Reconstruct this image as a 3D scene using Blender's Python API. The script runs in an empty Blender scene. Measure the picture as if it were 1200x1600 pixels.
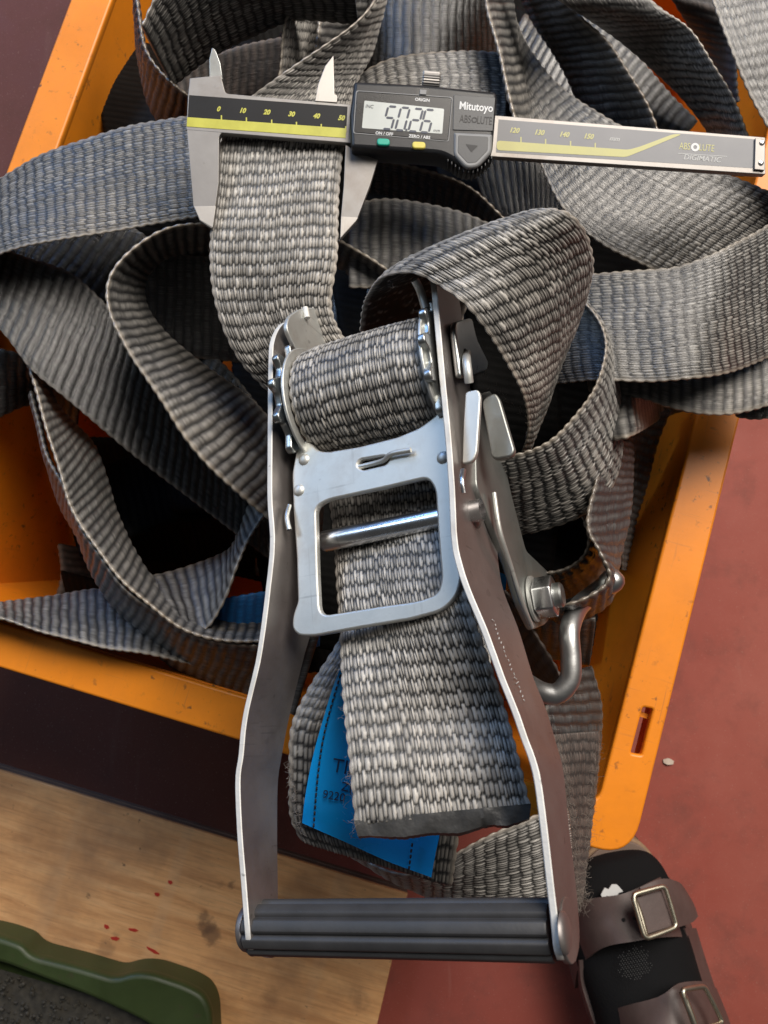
import bpy, bmesh, math, random
import numpy as np
from mathutils import Vector, Matrix

random.seed(7); rng = np.random.default_rng(7)
SC = bpy.context.scene
COL = SC.collection

# ------------------------------------------------------------ camera, world, light
FPX = 1250.0                      # focal length in pixels of the 1200x1600 photograph
TILT = math.radians(7)
CAM = Vector((0, 0, 0.6))
cd = bpy.data.cameras.new('camera'); cam = bpy.data.objects.new('camera', cd); COL.objects.link(cam)
cam.location = CAM; cam.rotation_euler = (TILT, 0, 0)
cd.sensor_fit = 'VERTICAL'; cd.sensor_height = 24; cd.lens = FPX/1600*24
cd.clip_start = 0.01; cd.clip_end = 60
cd.dof.use_dof = True; cd.dof.focus_distance = 0.285; cd.dof.aperture_fstop = 18.0
SC.camera = cam
w = bpy.data.worlds.new('World'); SC.world = w; w.use_nodes = True
bgn = w.node_tree.nodes['Background']; bgn.inputs[0].default_value = (0.76, 0.75, 0.74, 1); bgn.inputs[1].default_value = 0.055
def area(name, loc, target, sx, sy, power, col):
    l = bpy.data.lights.new(name, 'AREA'); l.shape = 'RECTANGLE'; l.size = sx; l.size_y = sy
    l.energy = power; l.color = col
    o = bpy.data.objects.new(name, l); COL.objects.link(o); o.location = loc
    o.rotation_euler = (Vector(target)-Vector(loc)).to_track_quat('-Z', 'Y').to_euler(); return o
area('daylight_door', (0.62, 1.05, 1.75), (0, 0, .25), 1.25, 1.0, 52, (1.0, 0.92, 0.83))
area('blue_sky_opening', (-1.42, 0.85, 1.35), (0, 0, .3), 0.50, 0.42, 6.0, (0.58, 0.76, 1.0))
area('blue_sky_opening', (-0.95, 1.60, 0.95), (0, 0, .3), 0.8, 0.30, 8.5, (0.24, 0.48, 1.0))
SC.view_settings.view_transform = 'Standard'; SC.view_settings.look = 'None'
SC.view_settings.exposure = 0.12; SC.view_settings.gamma = 1.0
SC.render.engine = 'CYCLES'
SC.cycles.denoising_prefilter = 'ACCURATE'; SC.render.filter_size = 1.1

# ------------------------------------------------------------ from the photograph to space
RC = np.array([[1,0,0],[0,math.cos(TILT),-math.sin(TILT)],[0,math.sin(TILT),math.cos(TILT)]])
CN = np.array(CAM)
def ray(px, py): return RC @ np.array([(px-600)/FPX, -(py-800)/FPX, -1.0])
def P(px, py, z):                 # the point at height z (mm) seen at a pixel
    r = ray(px, py); return CN + r*((z/1000-CN[2])/r[2])
def D(px, py, d): return CN + ray(px, py)*d
nz = lambda a: a/np.linalg.norm(a)
# the ratchet's own axes: across, down the handle, out of its face
_u = nz(np.array([.9, .19, .38])); _vz = .3
_v = nz(np.array([(_u[1]-_u[2]*_vz)/_u[0], -1, _vz])); _n = np.cross(_v, _u)
RU, RV, RN, RO = RC@_u, RC@_v, RC@_n, D(575, 585, .270)
def RP(px, py, n):                # seen at a pixel, on the ratchet's plane n mm out
    r = ray(px, py); return CN + r*(((RO+RN*n/1000-CN)@RN)/(r@RN))
def RS(px, py, u):                # seen at a pixel, on the ratchet's side plane u mm across
    r = ray(px, py); return CN + r*(((RO+RU*u/1000-CN)@RU)/(r@RU))
def RL(u, v, n): return RO + (RU*u + RV*v + RN*n)/1000
def rloc(p): d = (np.array(p)-RO)*1000; return np.array([d@RU, d@RV, d@RN])

# ------------------------------------------------------------ materials
MATS = {}
class NT:
    def __init__(s, name):
        s.m = bpy.data.materials.new(name); s.m.use_nodes = True; s.t = s.m.node_tree
        s.b = s.t.nodes['Principled BSDF']; MATS[name] = s.m
    def n(s, typ, **kw):
        x = s.t.nodes.new(typ)
        for k, v in kw.items():
            if k.startswith('i_'):
                key = k[2:]; key = int(key) if key.isdigit() else key.replace('_', ' ')
                x.inputs[key].default_value = v
            else: setattr(x, k, v)
        return x
    def l(s, a, b): s.t.links.new(a, b)
    def noise(s, scale, detail=4, rough=.55, vec=None, stretch=None, dist=0):
        if vec is None:
            tc = s.n('ShaderNodeTexCoord'); vec = tc.outputs['Object']
        if stretch:
            mp = s.n('ShaderNodeMapping'); mp.inputs['Scale'].default_value = stretch; s.l(vec, mp.inputs[0]); vec = mp.outputs[0]
        x = s.n('ShaderNodeTexNoise'); x.inputs['Scale'].default_value = scale; x.inputs['Detail'].default_value = detail
        x.inputs['Roughness'].default_value = rough; x.inputs['Distortion'].default_value = dist
        s.l(vec, x.inputs['Vector']); return x.outputs['Fac']
    def ramp(s, fac, stops):
        x = s.n('ShaderNodeValToRGB'); e = x.color_ramp.elements
        while len(e) < len(stops): e.new(.5)
        for k, (p, c) in enumerate(stops):
            e[k].position = p; e[k].color = (*c, 1) if len(c) == 3 else c
        s.l(fac, x.inputs[0]); return x.outputs['Color']
    def mix(s, fac, a, b, mode='MIX'):
        x = s.n('ShaderNodeMix', data_type='RGBA', blend_type=mode)
        for sock, v in ((x.inputs[0], fac), (x.inputs[6], a), (x.inputs[7], b)):
            if hasattr(v, 'is_linked') or hasattr(v, 'links'): s.l(v, sock)
            elif isinstance(v, (int, float)): sock.default_value = v
            else: sock.default_value = (*v, 1)
        return x.outputs[2]
    def math(s, op, a, b=0.0, c=0.0):
        x = s.n('ShaderNodeMath', operation=op)
        for i, v in enumerate((a, b, c)):
            if hasattr(v, 'links'): s.l(v, x.inputs[i])
            else: x.inputs[i].default_value = v
        return x.outputs[0]
    def bump(s, h, dist, strength=1.0):
        x = s.n('ShaderNodeBump'); x.inputs['Strength'].default_value = strength; x.inputs['Distance'].default_value = dist
        s.l(h, x.inputs['Height']); s.l(x.outputs[0], s.b.inputs['Normal']); return x
    def set(s, **kw):
        for k, v in kw.items():
            k = k.replace('_', ' ')
            if hasattr(v, 'links'): s.l(v, s.b.inputs[k])
            else: s.b.inputs[k].default_value = (*v, 1) if isinstance(v, tuple) else v

def webbing(name, dark, light, tan, lvl=1.0, rough=.5):
    t = NT(name)
    wa = t.n('ShaderNodeAttribute', attribute_name='wear').outputs['Fac']
    ed = t.n('ShaderNodeAttribute', attribute_name='selvedge').outputs['Fac']
    uv = t.n('ShaderNodeUVMap', uv_map='uv').outputs[0]
    dirt = t.noise(16, 5, .62)
    fib = t.noise(.9, 3, .7, vec=uv, stretch=(7, .7, 1))
    blot = t.noise(55, 3, .6)
    f = t.math('MULTIPLY', wa, t.math('MULTIPLY_ADD', dirt, .9, .42))
    f = t.math('MULTIPLY', f, t.math('MULTIPLY_ADD', fib, .75, .55))
    f = t.math('MULTIPLY', f, t.math('MULTIPLY_ADD', blot, .8, .55))
    c = t.ramp(f, [(0, dark), (.30, tuple(.35*l+.65*d for l, d in zip(light, dark))), (.85, light)])
    tanf = t.math('MULTIPLY', ed, t.math('MULTIPLY_ADD', dirt, 1.0, .1))
    tc = t.mix(wa, tuple(x*.25 for x in tan), tan)
    c = t.mix(tanf, c, tc)
    warm = t.math('MULTIPLY', t.math('SUBTRACT', t.noise(9, 4, .6), .42), 1.6)
    wn = t.n('ShaderNodeClamp'); t.l(warm, wn.inputs[0])
    c = t.mix(t.math('MULTIPLY', wn.outputs[0], .55), c, (.95, .80, .62), 'MULTIPLY')
    t.set(Base_Color=c, Roughness=rough, Specular_IOR_Level=.65 if name == 'worn_grey_webbing' else .9)
    t.set(Sheen_Weight=.06, Sheen_Roughness=.5)
    t.bump(fib, .0003, .7)
    return t.m
webbing('worn_grey_webbing', (.010,.010,.010), (.52,.50,.465), (.42,.35,.27), rough=.36)
webbing('grey_webbing', (.006,.006,.007), (.31,.30,.28), (.40,.33,.245), rough=.30)
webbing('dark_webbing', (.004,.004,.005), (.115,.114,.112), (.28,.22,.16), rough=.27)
webbing('shade_black_webbing', (.003,.003,.003), (.008,.008,.008), (.01,.01,.01), rough=.6)  # fill webbing: the shade between straps is put into its near-black colour
webbing('brown_stained_webbing', (.010,.007,.006), (.14,.105,.09), (.2,.15,.11), rough=.6)
webbing('blue_webbing', (.003,.10,.34), (.01,.30,.85), (.02,.14,.4), rough=.45)

MATS['shade_black_webbing'].node_tree.nodes['Principled BSDF'].inputs['Specular IOR Level'].default_value = .08
MATS['shade_black_webbing'].node_tree.nodes['Principled BSDF'].inputs['Sheen Weight'].default_value = 0
def metal(name, base, rough, bumpd=.00003, edge=None, met=1.0, spots=.35):
    t = NT(name)
    a = t.noise(38, 5, .65); b = t.noise(700, 3, .6); c3 = t.noise(12, 4, .6)
    c = t.mix(t.ramp(a, [(.35, (0,0,0)), (.7, (1,1,1))]), tuple(x*.82 for x in base), base)
    dk = t.ramp(t.noise(260, 2, .5), [(.70, (0,0,0)), (.78, (1,1,1))])
    c = t.mix(t.math('MULTIPLY', dk, spots), c, (.10,.09,.08))
    for sv, amt in (((5, 900, 60), .5), ((800, 14, 90), .35)):
        sc = t.ramp(t.noise(1, 2, .5, stretch=sv, dist=.3), [(.66, (0,0,0)), (.70, (1,1,1))])
        msk = t.ramp(t.noise(45, 3, .6), [(.48, (0,0,0)), (.62, (1,1,1))])
        c = t.mix(t.math('MULTIPLY', t.mix(1.0, sc, msk, 'MULTIPLY'), amt), c, tuple(x*.45 for x in base))
    gr = t.ramp(t.noise(22, 6, .72), [(.52, (0,0,0)), (.74, (1,1,1))])
    c = t.mix(t.math('MULTIPLY', gr, .65), c, tuple(x*y for x, y in zip(base, (.58, .50, .44))))
    r = t.math('MULTIPLY_ADD', a, .22, rough-.11); r = t.math('MULTIPLY_ADD', c3, .12, r)
    t.set(Base_Color=c, Metallic=met, Roughness=r); t.bump(b, bumpd, .8); return t.m
metal('zinc_plated_steel', (.70,.71,.68), .44, met=.8)
metal('zinc_handle_steel', (.31,.285,.275), .44, .00006, met=.85, spots=.5)
metal('sheared_steel_edge', (.82,.81,.77), .6, .00012, met=.25, spots=.8)
metal('gear_steel', (.52,.54,.53), .30)
metal('bright_steel', (.78,.79,.80), .22, .00002, spots=.15)
metal('satin_steel', (.36,.345,.33), .48, .00002, spots=.15, met=.9)
metal('jaw_tip_steel', (.58,.55,.51), .5, .00002, spots=.15, met=.9)
metal('dull_zinc_steel', (.36,.375,.36), .42, .00004, spots=.5, met=.85)
metal('hook_steel', (.66,.67,.67), .36, .00006)
metal('buckle_brass', (.62,.58,.46), .35, .00004)

def plastic(name, base, rough, nsc=30, var=.15, bumps=.00002, spec=.5, speck=0, sub=0, bs=900):
    t = NT(name)
    a = t.noise(nsc, 5, .6)
    c = t.mix(t.ramp(a, [(.3, (0,0,0)), (.7, (1,1,1))]), tuple(x*(1-var) for x in base), base)
    if speck:
        sp = t.ramp(t.noise(210, 3, .6), [(.60, (0,0,0)), (.70, (1,1,1))])
        big = t.ramp(t.noise(24, 4, .7), [(.42, (0,0,0)), (.62, (1,1,1))])
        m = t.math('MULTIPLY', t.mix(1.0, sp, big, 'MULTIPLY'), speck)
        c = t.mix(m, c, (.07,.045,.03))
        for sv in ((18, 700, 20), (700, 22, 20)):
            sc = t.ramp(t.noise(1, 2, .5, stretch=sv, dist=.5), [(.67, (0,0,0)), (.71, (1,1,1))])
            c = t.mix(t.math('MULTIPLY', t.mix(1.0, sc, big, 'MULTIPLY'), speck*.7), c, tuple(min(1, x*.55+.03) for x in base))
        sm = t.ramp(t.noise(11, 6, .7, stretch=(1,1,1)), [(.42, (0,0,0)), (.75, (1,1,1))])
        c = t.mix(t.math('MULTIPLY', sm, speck*.6), c, tuple(x*.55+.015 for x in base))
    t.set(Base_Color=c, Roughness=t.math('MULTIPLY_ADD', a, .2, rough-.1), Specular_IOR_Level=spec)
    if sub: t.set(Subsurface_Weight=sub, Subsurface_Scale=.004, Subsurface_Radius=(1,.3,.08)) if False else None
    t.bump(t.noise(bs, 2, .5), bumps, .7); return t.m
plastic('orange_crate_plastic', (.92,.285,.013), .42, 20, .10, .00004, speck=.9)
plastic('black_grip_plastic', (.045,.045,.047), .50, 60, .35, .00005, speck=0)
plastic('melted_webbing', (.05,.049,.047), .38, 200, .5, .0003, bs=420)
plastic('caliper_black', (.018,.019,.022), .38, 90, .25, .00002, bs=1500)
plastic('caliper_bezel', (.012,.012,.013), .28, 90, .25, .00001)
plastic('caliper_grey', (.26,.265,.27), .45, 90, .2, .00003, bs=1500)
plastic('caliper_charcoal', (.075,.078,.082), .42, 90, .2, .00003, bs=1500)
plastic('scale_face_black', (.022,.022,.023), .5, 60, .2, .00001, spec=.25)
plastic('scale_face_sheen', (.15,.155,.17), .36, 60, .15, .00001)  # reflection on the black scale face, painted in as grey
plastic('scale_yellow', (.62,.60,.10), .42, 120, .22, .00001)
plastic('scale_yellow_soft', (.50,.48,.17), .4, 120, .15, .00001)
plastic('lcd_glass', (.60,.63,.60), .18, 60, .06, .000002)
plastic('lcd_segment', (.035,.045,.075), .3)
plastic('print_white', (.75,.76,.76), .5)
plastic('print_dark', (.02,.02,.022), .5)
plastic('print_pale', (.50,.51,.50), .5)
plastic('button_green', (.02,.42,.30), .4)
plastic('button_yellow', (.72,.62,.12), .4)
plastic('blue_label', (.004,.36,1.0), .26, 40, .18, .00008, bs=120)
plastic('label_print', (.004,.03,.11), .45)
plastic('stitch_thread', (.012,.016,.03), .7)
plastic('green_tray_plastic', (.045,.068,.018), .46, 40, .3, .00004, speck=.4)
plastic('sandal_leather', (.105,.072,.066), .50, 60, .3, .00008, bs=500)
plastic('sandal_lining', (.20,.14,.11), .8, 60, .2, .0002)
plastic('black_sock', (.007,.007,.008), .9, 60, .3, .0003, spec=.2, bs=700)
plastic('knit_grey', (.06,.06,.06), .8)
plastic('cork_sole', (.34,.22,.13), .8, 200, .4, .0002)
plastic('black_rubber_sole', (.02,.018,.018), .7)
plastic('trouser_cloth', (.03,.035,.05), .9)
plastic('pale_chip', (.65,.55,.46), .7)
plastic('fluff', (.22,.19,.165), .9)
plastic('dark_debris', (.062,.055,.042), .8, 200, .6, .0008, bs=180)

def floor_mat():
    t = NT('red_painted_floor')
    a = t.noise(5, 6, .62); b = t.noise(26, 5, .7); s = t.noise(60, 3, .6, stretch=(1, .12, 1)); k = t.noise(220, 3, .6)
    c = t.ramp(a, [(.30, (.25,.058,.042)), (.50, (.30,.075,.056)), (.72, (.35,.105,.080))])
    c = t.mix(t.math('MULTIPLY', t.ramp(b, [(.50, (0,0,0)), (.78, (1,1,1))]), .6), c, (.14,.055,.045))
    c = t.mix(t.math('MULTIPLY', t.ramp(s, [(.62, (0,0,0)), (.72, (1,1,1))]), .30), c, (.42,.20,.16))
    c = t.mix(t.math('MULTIPLY', t.ramp(k, [(.70, (0,0,0)), (.76, (1,1,1))]), .5), c, (.08,.04,.035))
    # shade left of the crate, painted into the floor colour with a ragged border
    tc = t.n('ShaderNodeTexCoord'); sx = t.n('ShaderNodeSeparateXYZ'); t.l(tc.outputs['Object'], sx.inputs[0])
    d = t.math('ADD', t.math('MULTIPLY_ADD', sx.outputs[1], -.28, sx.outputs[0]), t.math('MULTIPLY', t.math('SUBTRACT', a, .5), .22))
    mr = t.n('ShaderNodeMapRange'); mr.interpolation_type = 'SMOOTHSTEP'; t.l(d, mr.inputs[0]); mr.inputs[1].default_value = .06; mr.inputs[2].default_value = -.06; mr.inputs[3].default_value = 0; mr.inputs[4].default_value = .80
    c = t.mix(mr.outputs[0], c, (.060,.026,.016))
    gt = t.ramp(t.noise(900, 2, .6), [(.66, (0,0,0)), (.72, (1,1,1))]); c = t.mix(t.math('MULTIPLY', gt, .35), c, (.50,.36,.30))
    t.set(Base_Color=c, Roughness=t.math('MULTIPLY_ADD', b, .35, .38), Specular_IOR_Level=.25)
    t.bump(k, .0002, .35)
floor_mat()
def board_mat():
    t = NT('worn_plywood')
    g = t.noise(1, 6, .65, stretch=(14, 160, 40), dist=.6); f = t.noise(1, 4, .7, stretch=(40, 900, 40))
    band = t.noise(1, 2, .5, stretch=(26, 1.2, 1)); a = t.noise(9, 5, .7)
    c = t.ramp(g, [(.30, (.56,.265,.10)), (.5, (.74,.385,.155)), (.70, (.85,.49,.22))])
    c = t.mix(t.math('MULTIPLY', t.ramp(band, [(.58, (0,0,0)), (.62, (1,1,1))]), .22), c, (.68,.44,.24))
    c = t.mix(t.math('MULTIPLY', t.ramp(f, [(.52, (0,0,0)), (.66, (1,1,1))]), .35), c, (.27,.15,.075))
    c = t.mix(t.math('MULTIPLY', t.ramp(a, [(.46, (0,0,0)), (.72, (1,1,1))]), .62), c, (.22,.125,.07))
    c = t.mix(t.math('MULTIPLY', t.ramp(t.noise(120, 3, .6), [(.68, (0,0,0)), (.74, (1,1,1))]), .8), c, (.07,.05,.035))
    t.set(Base_Color=c, Roughness=.55); t.bump(f, .0002, .5)
board_mat()
plastic('plywood_edge', (.17,.115,.085), .7, 60, .4, .0003)
plastic('red_paint_fleck', (.50,.035,.02), .5)
plastic('oily_stain', (.17,.10,.06), .6)
M = MATS

# ------------------------------------------------------------ objects
ROOTM = {}
def root(name, label, cat, loc=None, mat=None, group=None):
    o = bpy.data.objects.new(name, None); COL.objects.link(o); o.empty_display_size = .02
    mx = mat if mat is not None else Matrix.Translation(Vector(loc))
    o.matrix_world = mx; o.matrix_basis = mx; ROOTM[o] = mx.inverted()
    o['label'] = label; o['category'] = cat
    if group: o['group'] = group
    return o
def link(name, me, mat, parent=None, label=None, cat=None, group=None, kind=None, world=True, smooth=None):
    """me holds world coordinates when world is True"""
    o = bpy.data.objects.new(name, me)
    if mat is not None:
        me.materials.clear(); me.materials.append(M[mat] if isinstance(mat, str) else mat)
    COL.objects.link(o)
    if parent is not None:
        rt = parent
        while rt.parent is not None: rt = rt.parent
        if world: me.transform(ROOTM[rt])
        o.parent = parent
    elif world:
        co_ = np.empty(len(me.vertices)*3); me.vertices.foreach_get('co', co_); c = Vector(co_.reshape(-1, 3).mean(0))
        me.transform(Matrix.Translation(-c)); o.location = c; ROOTM[o] = Matrix.Translation(-c)
    if smooth: me.shade_smooth() if hasattr(me, 'shade_smooth') else None
    if label: o['label'] = label
    if cat: o['category'] = cat
    if group: o['group'] = group
    if kind: o['kind'] = kind
    return o
def from_bm(bm, smooth_angle=None):
    me = bpy.data.meshes.new('m'); bmesh.ops.recalc_face_normals(bm, faces=bm.faces)
    bm.to_mesh(me); bm.free()
    if smooth_angle is not None:
        me.polygons.foreach_set('use_smooth', [True]*len(me.polygons))
        try: me.set_sharp_from_angle(angle=math.radians(smooth_angle))
        except Exception: pass
    return me
CAPE = set()
def plate(polys, thick, bev, mx, res=3, center=False):
    """flat outline(s) in local xy (m), later ones are holes; thick in z below 0; returns mesh in mx space"""
    cu = bpy.data.curves.new('c', 'CURVE'); cu.dimensions = '2D'; cu.fill_mode = 'BOTH'
    for pl in polys:
        s = cu.splines.new('POLY'); s.points.add(len(pl)-1)
        for p, q in zip(s.points, pl): p.co = (q[0], q[1], 0, 1)
        s.use_cyclic_u = True
    cu.extrude = max(1e-6, thick/2-bev); cu.bevel_depth = bev; cu.bevel_resolution = res-1 if bev else 0; cu.offset = -bev
    ob = bpy.data.objects.new('tmp', cu); me = bpy.data.meshes.new_from_object(ob)
    bpy.data.objects.remove(ob); bpy.data.curves.remove(cu)
    if not center: me.transform(Matrix.Translation((0, 0, -thick/2)))
    bm = bmesh.new(); bm.from_mesh(me); bmesh.ops.remove_doubles(bm, verts=bm.verts, dist=1e-6)
    bpy.data.meshes.remove(me); me = from_bm(bm, 40)
    nrm = np.empty(len(me.polygons)*3); me.polygons.foreach_get('normal', nrm); cap = np.abs(nrm.reshape(-1, 3)[:, 2]) > .9995
    for p in me.polygons:                 # keep the flat faces flat
        if cap[p.index]:
            for li in p.loop_indices: CAPE.add(me.loops[li].edge_index)
    at = me.attributes.get('sharp_edge') or me.attributes.new('sharp_edge', 'BOOLEAN', 'EDGE')
    sh = np.zeros(len(me.edges), bool); at.data.foreach_get('value', sh); sh[list(CAPE)] = True; at.data.foreach_set('value', sh); CAPE.clear()
    me.transform(mx); return me
def rounded(pts, r, seg=5):
    """round the corners of a closed polygon"""
    out = []; n = len(pts)
    for i in range(n):
        p = np.array(pts[i][:2], float); a = np.array(pts[i-1][:2], float); b = np.array(pts[(i+1) % n][:2], float)
        rr = pts[i][2] if len(pts[i]) > 2 else r
        da, db = a-p, b-p; la, lb = np.linalg.norm(da), np.linalg.norm(db)
        k = min(rr, la*.49, lb*.49)
        if k < 1e-6: out.append(tuple(p)); continue
        s, e = p+da/la*k, p+db/lb*k
        for j in range(seg+1):
            t = j/seg; out.append(tuple((1-t)**2*s+2*t*(1-t)*p+t*t*e))
    return out
def catmull(pts, n):
    """n samples evenly along a smooth curve through pts (k,d)"""
    pts = np.array(pts, float)
    if len(pts) == 2: pts = np.array([pts[0], (pts[0]+pts[1])/2, pts[1]])
    ext = np.vstack([2*pts[0]-pts[1], pts, 2*pts[-1]-pts[-2]])
    out = []
    for i in range(len(pts)-1):
        p0, p1, p2, p3 = ext[i:i+4]
        t = np.linspace(0, 1, 24, endpoint=False)[:, None]
        out.append(.5*((2*p1)+(-p0+p2)*t+(2*p0-5*p1+4*p2-p3)*t**2+(-p0+3*p1-3*p2+p3)*t**3))
    out = np.vstack(out+[pts[-1:]])
    return out
def resample(c, keyc, n):
    d = np.concatenate([[0], np.cumsum(np.linalg.norm(np.diff(keyc, axis=0), axis=1))])
    s = np.linspace(0, d[-1], n)
    return np.stack([np.interp(s, d, c[:, k]) for k in range(c.shape[1])], 1), s
def tube(pts, r, seg=16, n=40, closed_ends=True, radii=None):
    c = catmull(pts, n); c, s = resample(c, c, n)
    bm = bmesh.new(); rings = []
    T = np.gradient(c, axis=0); T /= np.linalg.norm(T, axis=1)[:, None]
    ref = np.array([0, 0, 1.]) if abs(T[0][2]) < .9 else np.array([1., 0, 0]); x = nz(np.cross(T[0], ref))
    for i in range(n):
        x = nz(x-T[i]*(x@T[i])); y = np.cross(T[i], x)
        rr = r if radii is None else np.interp(i/(n-1), np.linspace(0, 1, len(radii)), radii)
        rings.append([bm.verts.new(c[i]+rr*(math.cos(a)*x+math.sin(a)*y)) for a in np.arange(seg)*2*math.pi/seg])
    for a, b in zip(rings, rings[1:]):
        for k in range(seg): bm.faces.new((a[k], a[(k+1) % seg], b[(k+1) % seg], b[k]))
    if closed_ends: bm.faces.new(rings[0][::-1]); bm.faces.new(rings[-1])
    return from_bm(bm, 50)
def lathe(prof, mx, seg=40, smooth=40):
    """prof: (radius, z) list; revolve about z"""
    bm = bmesh.new(); rings = []
    for r, z in prof:
        if r < 1e-7: rings.append([bm.verts.new((0, 0, z))])
        else: rings.append([bm.verts.new((r*math.cos(a), r*math.sin(a), z)) for a in np.arange(seg)*2*math.pi/seg])
    for a, b in zip(rings, rings[1:]):
        for k in range(seg):
            if len(a) == 1 and len(b) == 1: continue
            if len(a) == 1: bm.faces.new((a[0], b[k], b[(k+1) % seg]))
            elif len(b) == 1: bm.faces.new((a[k], a[(k+1) % seg], b[0]))
            else: bm.faces.new((a[k], a[(k+1) % seg], b[(k+1) % seg], b[k]))
    me = from_bm(bm, smooth); me.transform(mx); return me
def axes(o, x, y, z):
    m = Matrix.Identity(4)
    for i in range(3): m[i][0] = x[i]; m[i][1] = y[i]; m[i][2] = z[i]; m[i][3] = o[i]
    return m
def zaxis(o, z):
    z = nz(np.array(z, float)); r = np.array([0, 0, 1.]) if abs(z[2]) < .9 else np.array([1., 0, 0])
    x = nz(np.cross(r, z)); return axes(o, x, np.cross(z, x), z)
def text_mesh(s, size, mx, shear=0, align='CENTER', thick=.00004, sx=1.0, bold=0, spacing=1.0):
    cu = bpy.data.curves.new('t', 'FONT'); cu.body = s; cu.size = size; cu.shear = shear; cu.align_x = align; cu.align_y = 'CENTER'
    cu.extrude = thick; cu.offset = bold; cu.resolution_u = 3; cu.space_character = spacing
    ob = bpy.data.objects.new('t', cu); me = bpy.data.meshes.new_from_object(ob)
    bpy.data.objects.remove(ob); bpy.data.curves.remove(cu)
    me.transform(mx @ Matrix.Diagonal((sx, 1, 1, 1))); return me
def join_meshes(ms):
    bm = bmesh.new()
    for m in ms: bm.from_mesh(m); bpy.data.meshes.remove(m)
    me = bpy.data.meshes.new('j'); bm.to_mesh(me); bm.free(); return me

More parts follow.
